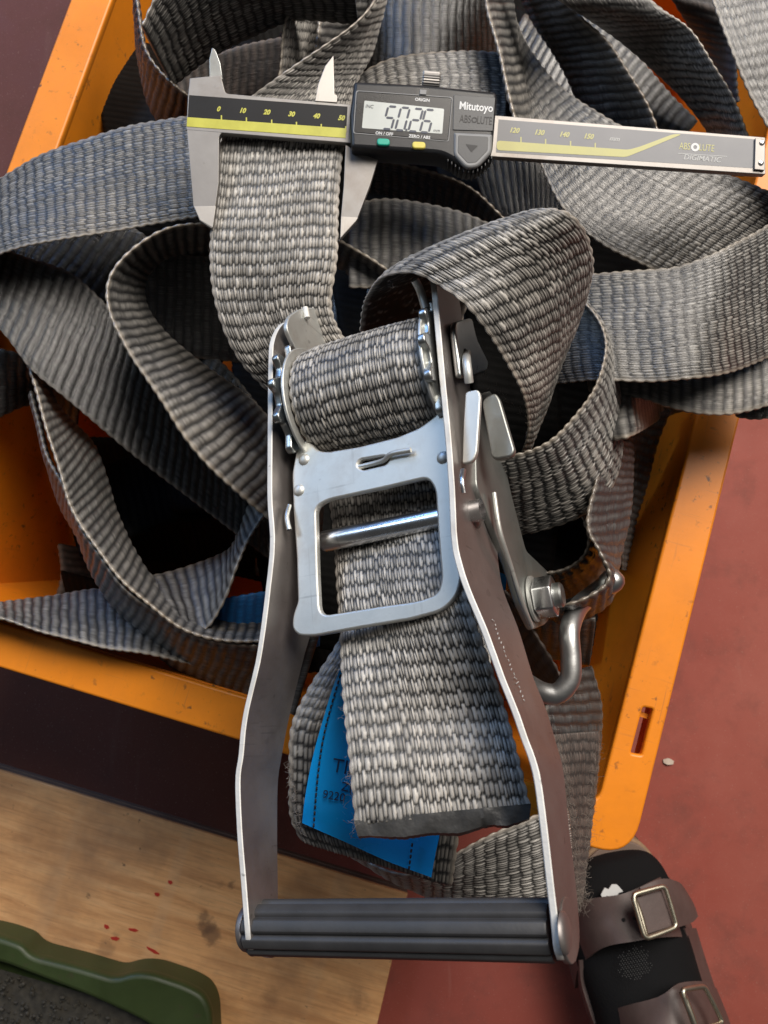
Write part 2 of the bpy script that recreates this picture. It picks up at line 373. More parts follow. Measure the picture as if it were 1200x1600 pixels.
# ------------------------------------------------------------ woven webbing
WID = .050
def solve_b(A, px, py, sign, wid=WID):
    r = ray(px, py); r = r/np.linalg.norm(r); o = CN-A
    b = o@r; c = o@o-wid**2; disc = b*b-c
    if disc <= 0: return CN+r*(-b), False
    t = -b + (-1 if sign == '+' else 1)*math.sqrt(disc)
    return CN+r*t, True
def edge_pt(e):
    if isinstance(e, np.ndarray): return e
    return P(*e)
def strap(label, stations, mat='grey_webbing', parent=None, name='webbing_strap', group='grey webbing straps heaped in the crate',
          tc=3, rr=6, tan=.6, amp=.00046, rib=None, seed=0, pitch=.00465, nthr=42, cat='strap', wob=.0006, thick=.0026, twist_alt=0, lift=0, crown=0, weave=True, v0=0, fray=0):
    As, Bs = [], []
    for k, (a, b) in enumerate(stations):
        A = edge_pt(a); As.append(A)
        if isinstance(b, tuple) and isinstance(b[-1], str):
            B, ok = solve_b(A, b[0], b[1], b[2])
            if not ok: print('wide', label[:30], k, round(np.linalg.norm(A-B)*1000, 1))
        else:
            B = edge_pt(b)
            wd = np.linalg.norm(A-B)*1000
            if weave and abs(wd-50) > 8: print('width', label[:34], k, round(wd, 1))
        Bs.append(B)
    ca, cb = catmull(As, 0), catmull(Bs, 0)
    mid = (ca+cb)/2; L = np.linalg.norm(np.diff(mid, axis=0), axis=1).sum()
    nv = max(4, int(L/pitch*rr))
    a, s = resample(ca, mid, nv); b, _ = resample(cb, mid, nv)
    # keep real webbing width softly
    R = np.random.default_rng(seed+11)
    m = (a+b)/2; W = b-a; wl = np.linalg.norm(W, axis=1)[:, None]; W = W/wl
    T = np.gradient(m, axis=0); T /= np.linalg.norm(T, axis=1)[:, None]
    N = np.cross(T, W); N /= np.linalg.norm(N, axis=1)[:, None]
    if np.mean(np.einsum('ij,ij->i', N, CN-m)) < 0: N = -N; flip = True
    else: flip = False
    if rib is None: rib = mat != 'worn_grey_webbing'
    if not weave: nthr, tc, rib, amp = 18, 1, True, .0003
    elif rib: nthr = 60; tc = 2 if tc > 2 else 1
    bcol = nthr*tc if tc < 2 else (nthr if not rib else nthr//2)
    nc = nthr*tc
    x = np.linspace(0, nthr, nc+1)                     # across, in threads
    tw = np.random.default_rng(seed+5).uniform(.62, 1.38, nthr)*np.where(np.arange(nthr) % 2, .88, 1.12); tw[:2] = tw[-2:] = 1
    xw = np.interp(x, np.arange(nthr+1), np.concatenate([[0], np.cumsum(tw)])/tw.sum()*nthr)
    X = np.broadcast_to(x, (nv, nc+1)); S = np.broadcast_to((s/pitch)[:, None], (nv, nc+1))+v0
    def side(sd):
        G = np.random.default_rng(seed*7+sd)
        if rib:
            off = .10*np.sin(np.arange(nthr)/nthr*math.pi*2*G.uniform(.25, .6)+G.uniform(0, 6))+.05*np.sin(np.arange(nthr)/nthr*math.pi*G.uniform(3, 6))+G.normal(0, .018, nthr)
            xi = np.clip(np.floor(X-1e-6).astype(int), 0, nthr-1); t = X-xi
            ph = S+np.interp(X, np.arange(nthr)+.5, off); j = np.floor(ph).astype(int); r = ph-j-.5
            J = j-j.min(); tab = G.random((nthr+1, J.max()+1)); rb = tab[np.round(X).astype(int) % nthr, J]; grp = G.random((nthr//5+2, J.max()+1))[(X/5).astype(int), J]
            c = np.clip(np.cos(math.pi*r), 0, 1)**.75
            th_ = .5+.5*np.cos(2*math.pi*X*.5*2) if tc > 1 else 1.0
            h = c*(.66+.34*np.asarray(th_))*(.80+.3*rb)*(.85+.15*grp)
            e = np.minimum(X, nthr-X); ef = np.clip(1-(e/2.4), 0, 1)
            he = .55+.45*np.abs(np.sin(math.pi*(S+.14*e)))
            h = h*(1-ef)+he*ef
            wear = np.clip((c-.25)/.75, 0, 1)**1.3*(.30+.75*rb*.8+.4*grp)*(.45+.55*np.asarray(th_))
            wear = wear*(1-ef)+he*ef*.9
            return h*1.25, wear, ef
        off = (.13*(np.arange(nthr) % 2) if tc > 3 else .07*(np.arange(nthr) % 2))+G.normal(0, .06, nthr) + .25*np.sin(np.arange(nthr)/nthr*math.pi*2*G.uniform(.3, .8)+G.uniform(0, 6))
        xi = np.clip(np.floor(X-1e-6).astype(int), 0, nthr-1); t = X-xi-.5
        ph = S+off[xi]+.05*np.sin(S*.9+xi*.7); j = np.floor(ph).astype(int); r = ph-j-.5
        J = j-j.min(); tab = G.random((nthr, J.max()+1)); rb = tab[xi, J]
        alt = np.where((xi+J) % 2 == 0, 1.0, .80)
        c = np.cos(math.pi*np.abs(r)*.98)
        wlr = (.20 if tc > 3 else .34)+(.86 if tc > 3 else .66)*np.clip(c, 0, 1)**.75*(.82+.3*rb)
        h = np.clip(1-(2*t/wlr)**2, 0, 1)**.5*np.clip(c, 0, 1)**.45
        h *= alt*(.78+.34*rb)
        # the selvedge: fat slanting turns of weft
        e = np.minimum(X, nthr-X); ef = np.clip(1-(e/1.5), 0, 1)
        he = .55+.45*np.abs(np.sin(math.pi*(S+.25*e)*1.0))
        h = h*(1-ef)+he*ef*.9
        sm = np.clip((h-.12)/.5, 0, 1); sm = sm*sm*(3-2*sm); cg = np.clip((c-.06)/.30, 0, 1) if mat == 'worn_grey_webbing' else np.clip((c-.22)/.42, 0, 1); wear = sm*cg*(.50+.62*rb)*np.where(alt > .9, 1.08, .80)*(.6+.4*np.clip(c, 0, 1)**.5)
        wear = wear*(1-ef)+he*ef*.9
        return h, wear, ef
    hF, wF, eF = side(0); hB, wB, eB = side(1)
    lam = (xw/nthr)[None, :, None]
    base = a[:, None, :]*(1-lam)+b[:, None, :]*lam
    wv = wob*(np.sin(s*70+seed)[:, None]*np.cos(x/nthr*3+seed)[None, :]+.6*np.sin(s*160+seed*2)[:, None]*np.sin(x/nthr*5+1)[None, :])
    cr = crown*(1-(2*x/nthr-1)**2)[None, :]*np.ones((nv, 1))
    base = base+N[:, None, :]*(wv+lift+cr)[:, :, None]
    prof = np.clip(1-np.abs(2*x/nthr-1)**14, .12, 1)[None, :]
    base_e = base + W[:, None, :]*(((np.abs(np.sin(math.pi*S))-.5)*.0005)*(eF)*np.sign(X-nthr/2))[:, :, None]
    F = base_e+N[:, None, :]*(thick/2*prof+amp*(hF-.5)*1.3)[:, :, None]
    B = base_e-N[:, None, :]*(thick/2*prof+amp*(hB-.5)*1.3)[:, :, None]
    K = nc+1; bi = np.round(np.linspace(0, nc, bcol+1)).astype(int)[::-1]; Kb = bcol+1
    V = np.concatenate([F, B[:, bi]], 1).reshape(-1, 3)
    wear = np.concatenate([wF, wB[:, bi]], 1).ravel(); sel = (np.concatenate([eF, eB[:, bi]], 1)*tan).ravel()
    U = np.concatenate([np.broadcast_to(x, (nv, K)), np.broadcast_to(x[bi], (nv, Kb))], 1).ravel()
    VV = np.repeat(s/pitch*3.6, K+Kb)
    Q = K+Kb
    i = np.arange(nv-1)[:, None]*Q; k = np.arange(Q)[None, :]; k2 = (k+1) % Q
    quads = np.stack([i+k, i+k2, i+Q+k2, i+Q+k], -1).reshape(-1, 4)
    capn = [np.arange(Q)[::-1], (nv-1)*Q+np.arange(Q)]
    if not flip: quads = quads[:, ::-1]; capn = [c[::-1] for c in capn]
    me = bpy.data.meshes.new(name)
    me.vertices.add(len(V)); me.vertices.foreach_set('co', V.ravel())
    li = np.concatenate([quads.ravel()]+capn); me.loops.add(li.size); me.loops.foreach_set('vertex_index', li)
    me.polygons.add(len(quads)+2); me.polygons.foreach_set('loop_start', np.concatenate([np.arange(len(quads))*4, [quads.size, quads.size+Q]]))
    me.update(calc_edges=True); me.polygons.foreach_set('use_smooth', np.ones(len(quads)+2, bool))
    for nm, arr in (('wear', wear), ('selvedge', sel)):
        at = me.attributes.new(nm, 'FLOAT', 'POINT'); at.data.foreach_set('value', arr.astype(np.float32))
    uvl = me.uv_layers.new(name='uv')
    uvl.data.foreach_set('uv', np.stack([U[li], VV[li]], 1).astype(np.float32).ravel())
    o = link(name, me, mat, parent, label, cat if parent is None else None, group if parent is None else None)
    strap.tris += len(quads)*2
    return o
strap.tris = 0
# ------------------------------------------------------------ setting: floor
bm = bmesh.new()
for x, y in ((-3, -3), (3, -3), (3, 3), (-3, 3)): bm.verts.new((x, y, 0))
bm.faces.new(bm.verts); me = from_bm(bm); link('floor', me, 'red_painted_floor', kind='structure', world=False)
bm = bmesh.new()

# ------------------------------------------------------------ plywood board on the floor
BZ = 18.0
bt = [P(-160, 1155, BZ), P(0, 1199, BZ), P(367, 1313, BZ), P(637, 1397, BZ), P(616, 1497, BZ), P(588, 1602, BZ), P(545, 1790, BZ), P(-330, 1560, BZ)]
bpoly = [(p[0], p[1]) for p in bt]
bpoly = [bpoly[0], bpoly[3], bpoly[6], bpoly[7]]
ang = math.atan2(bpoly[1][1]-bpoly[0][1], bpoly[1][0]-bpoly[0][0])
bmx = Matrix.Translation((bpoly[0][0], bpoly[0][1], BZ/1000)) @ Matrix.Rotation(ang, 4, 'Z'); binv = bmx.inverted()
bl = [tuple((binv @ Vector((x, y, BZ/1000)))[:2]) for x, y in bpoly]
board = root('plywood_board', 'worn beige plywood board with red paint flecks lying on the floor below the crate', 'board', mat=bmx)
link('top_ply', plate([bl], .0035, .0004, Matrix.Identity(4), 1), 'worn_plywood', board, world=False)
for k in range(4):
    z0 = -.0036-k*.0036; d = .0006*(k % 2)
    cx_ = sum(p[0] for p in bl)/4; cy_ = sum(p[1] for p in bl)/4
    link('edge_ply', plate([[(p[0]-(d if p[0] > cx_ else -d), p[1]-(d if p[1] > cy_ else -d)) for p in bl]], .0034, 0, Matrix.Translation((0, 0, z0))), 'plywood_edge', board, world=False)
def on_board(px, py, z=BZ): p = P(px, py, z); return binv @ Vector(p)
def board_stains():               # oil and dirt soaked into the ply, each with its own ragged outline
    m = M['worn_plywood']; t = NT.__new__(NT); t.m = m; t.t = m.node_tree; t.b = m.node_tree.nodes['Principled BSDF']
    src = t.b.inputs['Base Color'].links[0].from_socket; tc = t.n('ShaderNodeTexCoord').outputs['Object']; nn = t.noise(70, 5, .65)
    for (px, py, r, amt) in ((318, 1432, 5, .62), (332, 1462, 6, .66), (322, 1448, 5, .6), (165, 1480, 6, .35), (180, 1462, 4, .3), (345, 1382, 4, .4), (362, 1380, 3, .6), (420, 1560, 6, .35), (240, 1330, 12, .22), (60, 1300, 16, .2), (470, 1400, 16, .3), (560, 1560, 7, .4)):
        q = on_board(px, py); vd = t.n('ShaderNodeVectorMath', operation='DISTANCE'); t.l(tc, vd.inputs[0]); vd.inputs[1].default_value = (q.x, q.y, 0)
        d = t.math('MULTIPLY_ADD', nn, .018, vd.outputs['Value']); mr = t.n('ShaderNodeMapRange'); mr.interpolation_type = 'SMOOTHSTEP'; t.l(d, mr.inputs[0])
        mr.inputs[1].default_value = r/1000*1.35+.009; mr.inputs[2].default_value = r/1000*.5+.0085; mr.inputs[3].default_value = 0; mr.inputs[4].default_value = amt
        src = t.mix(mr.outputs[0], src, (.13,.07,.04))
    t.l(src, t.b.inputs['Base Color'])
board_stains()
for (x0, y0, x1, y1, r) in ((165, 1447, 168, 1449, 3), (176, 1466, 184, 1467, 3), (203, 1452, 214, 1454, 2.4), (231, 1481, 247, 1490, 2.4), (265, 1378, 267, 1379, 3), (244, 1397, 247, 1398, 3)):
    a, b = on_board(x0, y0), on_board(x1, y1); c = (a+b)/2; L = (b-a).length/2+r*.0004; th = math.atan2(b.y-a.y, b.x-a.x)
    pl = [(L*math.cos(t)*(1+.15*math.sin(3*t)), r*.00042*math.sin(t)*(1+.2*math.sin(5*t+1))) for t in np.linspace(0, 2*math.pi, 15)[:-1]]
    link('paint_fleck', plate([pl], .0003, 0, Matrix.Translation((c.x, c.y, .0003)) @ Matrix.Rotation(th, 4, 'Z')), 'red_paint_fleck', board, world=False)
#, 1425), (316, 1420), (322, 1440), (334, 1452), (346, 1468), (336, 1476), (326, 1482), (312, 1470), (305, 1450)]
#, plate([rounded([tuple(on_board(*q)[:2]) for q in st], .004)], .0001, 0, Matrix.Translation((0, 0, .0001))), 'oily_stain', board, world=False)

# ------------------------------------------------------------ green tray with debris, on the board
TZ = 43.0
def tray():
    out = [(-260, 1410), (0, 1466), (34, 1478), (46, 1492), (60, 1498), (120, 1513), (180, 1531), (206, 1522), (236, 1523), (290, 1541), (318, 1556), (330, 1582), (334, 1660), (320, 1780), (-330, 1780)]
    inn = [(-240, 1470), (0, 1504), (60, 1527), (140, 1558), (215, 1592), (270, 1625), (290, 1660), (280, 1740), (-260, 1740)]
    z0 = P(100, 1600, BZ)
    rt = root('green_tray', 'dark green plastic tray with notched rim holding dark debris, at the lower left', 'tray', loc=(float(z0[0]), float(z0[1]), BZ/1000))
    o2 = [tuple(P(*q, TZ)[:2]) for q in out]; i2 = [tuple(P(*q, TZ)[:2]) for q in inn]
    o2 = rounded(o2, .006); i2 = rounded(i2, .008)
    link('rim', plate([o2, i2], .010, .0030, Matrix.Translation((0, 0, TZ/1000))), 'green_tray_plastic', rt)
    cx_, cy_ = np.mean(o2, 0)
    bm = bmesh.new()
    def ring(pts, sc, z): return [bm.verts.new((cx_+(x-cx_)*sc, cy_+(y-cy_)*sc, z)) for x, y in pts]
    r1, r2 = ring(o2, .997, TZ/1000-.006), ring(o2, 1.01, BZ/1000+.001); n = len(o2)
    for k in range(n): bm.faces.new((r1[k], r1[(k+1) % n], r2[(k+1) % n], r2[k]))
    r3, r4 = ring(i2, 1.0, TZ/1000-.006), ring(i2, .97, BZ/1000+.004); n = len(i2)
    for k in range(n): bm.faces.new((r3[k], r3[(k+1) % n], r4[(k+1) % n], r4[k]))
    bm.faces.new(r4); bm.faces.new(r2)
    link('wall', from_bm(bm, 40), 'green_tray_plastic', rt)
    # raised bead that follows the rim
    for bead in () and ([(-60, 1462), (0, 1470), (30, 1482), (45, 1492), (120, 1512), (180, 1530), (200, 1522), (212, 1521)], [(232, 1524), (280, 1538), (312, 1556), (326, 1580), (330, 1640)]):
        link('rim_bead', tube([P(x, y, TZ+.4) for x, y in bead], .0016, 8, 40), 'green_tray_plastic', rt)
    bm = bmesh.new(); R = np.random.default_rng(3)
    def inside(x, y): return y > np.interp(x, [-240, 0, 60, 140, 215, 262, 285], [1480, 1516, 1540, 1572, 1606, 1640, 1700])
    for k in range(1100):
        x, y = R.uniform(-30, 270), R.uniform(1505, 1700)
        if not inside(x, y): continue
        p = P(x, y, 29+R.uniform(-4, 5)); s = R.uniform(.0004, .0018)
        vs = bmesh.ops.create_icosphere(bm, subdivisions=1, radius=s)['verts']
        for v in vs: v.co = v.co*R.uniform(.6, 1.3)
        bmesh.ops.translate(bm, verts=vs, vec=p)
    pb = [P(-120, 1480, 28), P(300, 1600, 28), P(290, 1760, 28), P(-140, 1760, 28)]
    bm.faces.new([bm.verts.new(p) for p in pb])
    link('debris', from_bm(bm), 'dark_debris', None, 'loose dark grit and debris lying inside the green tray', 'debris', kind='stuff')
tray()

# ------------------------------------------------------------ orange crate
CZ = .205
a_, b_ = P(1143, 655, 205), P(1000, 1285, 205); c_, d_ = P(0, 1033, 205), P(375, 1151, 205)
rdir, bdir = nz(a_-b_), nz(c_-d_)
A2 = np.array([rdir[:2], -bdir[:2]]).T; tt = np.linalg.solve(A2, (c_-b_)[:2]); CO = b_+rdir*tt[0]
th = math.radians(73.6); ey = np.array([math.cos(th), math.sin(th), 0]); ex = np.array([-math.sin(th), math.cos(th), 0])
CW, CL = .400, .600
cmx = axes((CO[0], CO[1], 0), -ex, ey, (0, 0, 1))      # local x runs to the left as negative
crate = root('orange_crate', 'orange plastic crate with a worn flat rim, filled with grey webbing straps', 'crate', mat=cmx)
def cl(p): v = cmx.inverted() @ Vector(p); return (v.x, v.y)
outer = rounded([(0, 0), (0, CL), (-CW, CL), (-CW, 0)], .018, 8)
inner = rounded([(-.0215, .0205), (-.0215, CL-.0215), (-CW+.0215, CL-.0215), (-CW+.0215, .0205)], .007, 6)
slot = rounded([cl(P(x, y, 205)) for x, y in ((1005, 1105), (1021, 1108), (1003, 1180), (986, 1177))], .001, 3)
slot2 = [(-CW-x, y) for x, y in slot][::-1]; slot3 = [(x, CL-y) for x, y in slot][::-1]; slot4 = [(-CW-x, CL-y) for x, y in slot]
link('rim', plate([outer, inner, slot, slot2, slot3, slot4], .005, .0012, Matrix.Translation((0, 0, CZ))), 'orange_crate_plastic', crate, world=False)
def skirt(poly, z0, z1, s0=0, s1=0, thick=.0025):
    cx_, cy_ = -CW/2, CL/2
    def sh(p, s): return (p[0]+(s if p[0] < cx_ else -s), p[1]+(s if p[1] < cy_ else -s))
    bm = bmesh.new(); n = len(poly)
    R_ = [[bm.verts.new((*sh(p, s), z)) for p in poly] for s, z in ((s0, z0), (s1, z1), (s1+thick, z1), (s0+thick, z0))]
    for i in range(4):
        a, b = R_[i], R_[(i+1) % 4]
        for k in range(n): bm.faces.new((a[k], a[(k+1) % n], b[(k+1) % n], b[k]))
    return from_bm(bm, 50)
link('rim_lip', skirt(outer, CZ-.004, CZ-.022, .0005, .0008), 'orange_crate_plastic', crate, world=False)
# four walls leaning in towards the base
def wall(p0, p1, name='wall'):
    p0, p1 = np.array(p0), np.array(p1); d = nz(p1-p0); c = np.array([-CW/2, CL/2]); q = (p0+p1)/2; nn = np.array([-d[1], d[0]]); nn = nn if (c-q)@nn > 0 else -nn
    bm = bmesh.new(); lean = .020
    v = []
    for off in (0, -.0028):
        for (p, s) in ((p0, 1), (p1, -1)):
            v.append(bm.verts.new((*(p+nn*off), CZ-.003))); v.append(bm.verts.new((*(p+d*s*lean+nn*(lean+off)), .004)))
    bm.faces.new((v[0], v[2], v[3], v[1])); bm.faces.new((v[4], v[5], v[7], v[6]))
    bm.faces.new((v[0], v[1], v[5], v[4])); bm.faces.new((v[2], v[6], v[7], v[3])); bm.faces.new((v[1], v[3], v[7], v[5])); bm.faces.new((v[0], v[4], v[6], v[2]))
    w_ = link(name, from_bm(bm, 30), 'orange_crate_plastic', crate, world=False)
    L = np.linalg.norm(p1-p0); k = 0; s = .045
    while s < L-.04:                        # outer stiffening ribs
        bm = bmesh.new(); pp = p0+d*s
        a = [(*(pp-nn*.0032-d*.0012), CZ-.006), (*(pp-nn*.0165-d*.0012), CZ-.006), (*(pp-nn*.008-d*.0012+nn*lean*.5), CZ*.5), (*(pp+nn*(lean*.5-.0045)-d*.0012), CZ*.5)]
        f = [bm.verts.new(q) for q in a]; g = [bm.verts.new((q[0]+d[0]*.0024, q[1]+d[1]*.0024, q[2])) for q in a]
        bm.faces.new(f); bm.faces.new(g[::-1])
        for i in range(4): bm.faces.new((f[i], f[(i+1) % 4], g[(i+1) % 4], g[i]))
        link('wall_rib', from_bm(bm), 'orange_crate_plastic', w_, world=False); s += .075
i0 = .0212
wall((-i0, i0), (-i0, CL-i0)); wall((-CW+i0, CL-i0), (-CW+i0, i0)); wall((-CW+i0, i0), (-i0, i0)); wall((-i0, CL-i0), (-CW+i0, CL-i0))
link('base', plate([rounded([(-.04, .04), (-.04, CL-.04), (-CW+.04, CL-.04), (-CW+.04, .04)], .01)], .004, .0005, Matrix.Translation((0, 0, .006))), 'orange_crate_plastic', crate, world=False)

# ------------------------------------------------------------ the straps
HI = dict(tc=4, rr=8); MID = dict(tc=3, rr=6); LO = dict(tc=3, rr=5)
def E(a, za, b, zb):
    return ((a[0], a[1], za), (b[0], b[1], zb) if isinstance(zb, str) else (b[0], b[1], zb))
def ST(rows): return [E((r[0], r[1]), r[2], (r[3], r[4]), r[5]) for r in rows]
strap('light grey strap clamped between the caliper jaws and running down into the ratchet',
      ST([(598, -45, 285, 612, -45, '-'), (578, 12, 290, 600, 12, '-'), (505, 74, 294, 582, 78, '-'), (430, 123, 296, 560, 125, '-'), (378, 165, 296, 548, 168, '-'), (348, 215, 295, 538, 217, 295), (336, 300, 295, 530, 302, 295), (328, 400, 294, 527, 402, 294), (338, 480, 290, 518, 478, 290), (372, 560, 283, 540, 530, 285), (430, 625, 272, 585, 575, 274)]),
      'worn_grey_webbing', seed=1, **HI)
strap('broad grey strap crossing the left crate rim and passing under the caliper',
      ST([(420, 178, 266, 425, 335, '+'), (330, 178, 266, 335, 336, '+'), (240, 190, 264, 242, 350, '+'), (160, 208, 262, 160, 365, '+'), (90, 232, 258, 88, 376, '+'), (28, 262, 250, 28, 388, '+'), (-40, 310, 238, -36, 415, '+'), (-95, 380, 220, -80, 470, '+')]), seed=2, rib=False, tan=.5, **MID)
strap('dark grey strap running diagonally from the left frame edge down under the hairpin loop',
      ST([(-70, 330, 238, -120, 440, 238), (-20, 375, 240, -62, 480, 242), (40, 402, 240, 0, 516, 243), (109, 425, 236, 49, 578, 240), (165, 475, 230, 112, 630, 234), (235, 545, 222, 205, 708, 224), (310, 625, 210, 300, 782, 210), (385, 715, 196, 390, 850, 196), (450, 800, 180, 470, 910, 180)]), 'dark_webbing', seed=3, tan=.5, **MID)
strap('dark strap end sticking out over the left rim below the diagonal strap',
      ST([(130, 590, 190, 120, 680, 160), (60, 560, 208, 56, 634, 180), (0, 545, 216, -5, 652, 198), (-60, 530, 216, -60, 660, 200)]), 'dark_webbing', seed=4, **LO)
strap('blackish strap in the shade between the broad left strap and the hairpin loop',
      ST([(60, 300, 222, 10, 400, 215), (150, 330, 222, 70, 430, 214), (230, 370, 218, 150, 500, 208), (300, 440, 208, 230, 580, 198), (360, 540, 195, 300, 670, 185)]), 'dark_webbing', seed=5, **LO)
strap('grey strap folded into a hairpin loop with a pale selvedge, left of the ratchet',
      ST([(400, 338, 262, 400, 402, '-'), (330, 346, 266, 330, 400, '-'), (262, 356, 270, 275, 402, '-'), (208, 388, 273, 240, 418, '-'), (174, 435, 276, 223, 448, '-'), (172, 488, 278, 231, 484, '-'), (194, 540, 278, 262, 522, '-'), (226, 590, 277, 305, 558, '-'), (256, 636, 275, 345, 588, '-'), (287, 680, 272, 382, 616, '-'), (337, 738, 266, 420, 655, '-'), (395, 790, 258, 470, 705, '-'), (450, 835, 248, 520, 750, '-')]), seed=6, tan=1.0, **MID)
strap('dark strap standing on edge inside the hairpin loop',
      ST([(200, 395, 228, 200, 560, 205), (270, 398, 228, 265, 560, 206), (340, 402, 228, 340, 562, 206), (430, 410, 225, 430, 575, 205)]), 'dark_webbing', seed=7, **LO)
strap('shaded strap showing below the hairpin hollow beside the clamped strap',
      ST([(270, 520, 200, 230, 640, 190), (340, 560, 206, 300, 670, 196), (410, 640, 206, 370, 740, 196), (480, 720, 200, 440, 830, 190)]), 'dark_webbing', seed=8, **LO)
strap('narrow grey strap turned on edge, dropping from the left rim to the lower wall',
      ST([(46, 560, 236, 58, 585, '-'), (50, 590, 238, 72, 600, '-'), (64, 645, 242, 96, 640, '-'), (97, 750, 246, 143, 690, '-'), (116, 798, 247, 166, 750, '-'), (140, 842, 248, 181, 795, '-'), (187, 905, 248, 212, 862, '-'), (232, 946, 246, 252, 915, '-'), (292, 983, 243, 310, 955, '-'), (355, 1001, 240, 368, 968, '-'), (430, 1000, 236, 440, 968, '-')]), seed=9, tan=1.0, **MID)
strap('grey strap forming the outer side of the deep curve at the lower left crate wall',
      ST([(50, 610, 222, 55, 640, '-'), (70, 700, 232, 76, 730, '-'), (96, 760, 239, 101, 795, '-'), (118, 806, 243, 122, 838, '-'), (141, 846, 244.5, 138, 885, '-'), (188, 909, 245, 168, 938, '-'), (233, 950, 243, 213, 985, '-'), (292, 987, 240, 268, 1040, '-'), (355, 1005, 237, 330, 1072, '-'), (430, 1004, 233, 392, 1098, '-'), (500, 990, 229, 460, 1120, '-')]), seed=10, tan=.9, **MID)
strap('short grey strap lying along the inside of the lower left rim',
      ST([(-70, 960, 224, -60, 948, '-'), (0, 968, 224, 0, 941, '-'), (75, 991, 224, 80, 931, '-'), (150, 1008, 223, 150, 922, '-'), (212, 1019, 222, 225, 925, '-'), (290, 1036, 214, 300, 950, '-'), (370, 1058, 200, 380, 970, '-'), (460, 1075, 190, 470, 1000, '-')]), seed=12, tan=.8, **MID)
strap('grey strap bending up out of the dark hollow beside the blue band',
      ST([(190, 912, 196, 225, 955, '+'), (232, 903, 196, 270, 966, '+'), (293, 886, 194, 316, 985, '+'), (345, 866, 190, 350, 940, '+'), (366, 845, 186, 372, 885, '+'), (378, 800, 182, 392, 838, '+'), (392, 750, 178, 420, 790, '+')]), seed=13, tan=.7, **MID)
strap('blue webbing band glimpsed low in the crate left of the ratchet handle',
      ST([(290, 945, 206, 280, 1030, 190), (350, 935, 210, 340, 1015, 195), (410, 925, 210, 405, 1010, 196), (500, 915, 206, 500, 1010, 196)]), 'blue_webbing', seed=14, group=None, **LO)
strap('large grey strap loop at the top left of the heap, its inside face showing',
      ST([(560, 40, 262, 540, -120, '+'), (470, 30, 262, 440, -110, '+'), (400, 54, 260, 350, -100, '+'), (345, 82, 258, 290, -60, '+'), (302, 112, 257, 245, -10, '+'), (270, 135, 257, 222, 40, '+')]), seed=15, rib=False, tan=.5, **MID)
strap('edge-on strap at the far top left corner turning down behind the broad left strap',
      ST([(214, -45, 262, 210, 20, '-'), (218, 20, 264, 214, 70, '-'), (226, 70, 265, 222, 120, '-'), (246, 108, 265, 235, 165, '-'), (275, 138, 264, 262, 205, '-'), (320, 165, 260, 310, 240, '-')]), seed=16, tan=1.0, mat='dark_webbing', **MID)
strap('brownish strap in the shadow inside the top left loop',
      ST([(270, 120, 200, 290, 200, 190), (350, 80, 205, 350, 160, 190), (430, 60, 208, 430, 150, 190), (520, 50, 208, 520, 150, 190)]), 'brown_stained_webbing', seed=17, **LO)
strap('pale strap rising to the top edge just left of the clamped strap',
      ST([(465, -60, 262, 530, -60, '-'), (453, 0, 266, 508, 0, '-'), (442, 50, 268, 498, 50, '-'), (437, 105, 266, 490, 110, '-'), (430, 165, 260, 480, 170, '-')]), 'worn_grey_webbing', seed=18, tan=.9, **MID)
strap('grey strap behind the top of the clamped strap, folded beside the pale one',
      ST([(515, -60, 254, 600, -60, '-'), (503, 0, 256, 590, 0, '-'), (496, 50, 257, 560, 50, '-'), (490, 110, 256, 530, 120, '-')]), seed=19, tan=.8, **MID)
strap('shiny dark strap at the top edge above the caliper display',
      ST([(540, -60, 236, 540, 110, '-'), (620, -50, 238, 620, 120, 236), (700, -50, 238, 700, 120, 236), (780, -60, 236, 780, 110, '-')]), 'dark_webbing', seed=20, **MID)
strap('grey strap lying flat directly above the caliper display',
      ST([(555, 118, 255, 560, 240, '+'), (600, 96, 258, 600, 230, '+'), (660, 85, 260, 660, 225, '+'), (720, 80, 260, 720, 225, '+'), (790, 84, 258, 790, 225, '+')]), seed=21, rib=False, tan=.9, **MID)
strap('narrow edge-on strap dropping from the top edge to the caliper display',
      ST([(752, -60, 274, 802, -60, '-'), (757, 0, 277, 803, 0, '-'), (770, 50, 279, 808, 50, '-'), (785, 100, 280, 813, 100, '-'), (797, 145, 280, 820, 145, '-'), (806, 195, 278, 830, 195, '-')]), seed=22, tan=1.0, **MID)
strap('wide grey strap sweeping from behind the caliper beam to the right edge',
      ST([(800, 10, 240, 785, 60, 240), (822, 65, 244, 800, 110, 243), (866, 125, 249, 816, 170, 248), (940, 180, 254, 846, 258, 253), (1020, 222, 258, 882, 328, 257), (1100, 255, 260, 940, 382, 259), (1180, 290, 258, 1012, 418, 258), (1270, 330, 250, 1090, 455, 250)]), seed=23, rib=False, tan=.7, **MID)
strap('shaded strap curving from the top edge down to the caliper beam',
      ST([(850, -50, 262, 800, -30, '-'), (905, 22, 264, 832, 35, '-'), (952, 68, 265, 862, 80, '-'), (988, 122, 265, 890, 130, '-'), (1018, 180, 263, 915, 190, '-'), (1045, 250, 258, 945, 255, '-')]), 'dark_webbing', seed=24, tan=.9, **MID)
strap('light strap seen deep between the two curved straps at the top right',
      ST([(915, -10, 222, 870, 60, 222), (960, 50, 225, 915, 110, 225), (1020, 115, 226, 960, 180, 226), (1090, 190, 226, 1030, 260, 226)]), seed=25, **LO)
strap('thick grey strap arching from the top edge to the right end of the caliper beam',
      ST([(955, -60, 276, 790, -60, 276), (1018, 0, 278, 872, 0, 278), (1078, 50, 278, 950, 48, '-'), (1122, 110, 277, 1018, 108, '-'), (1152, 165, 275, 1070, 160, '-'), (1170, 212, 271, 1108, 212, '-'), (1185, 275, 262, 1140, 270, '-')]), seed=26, rib=False, tan=.9, **MID)
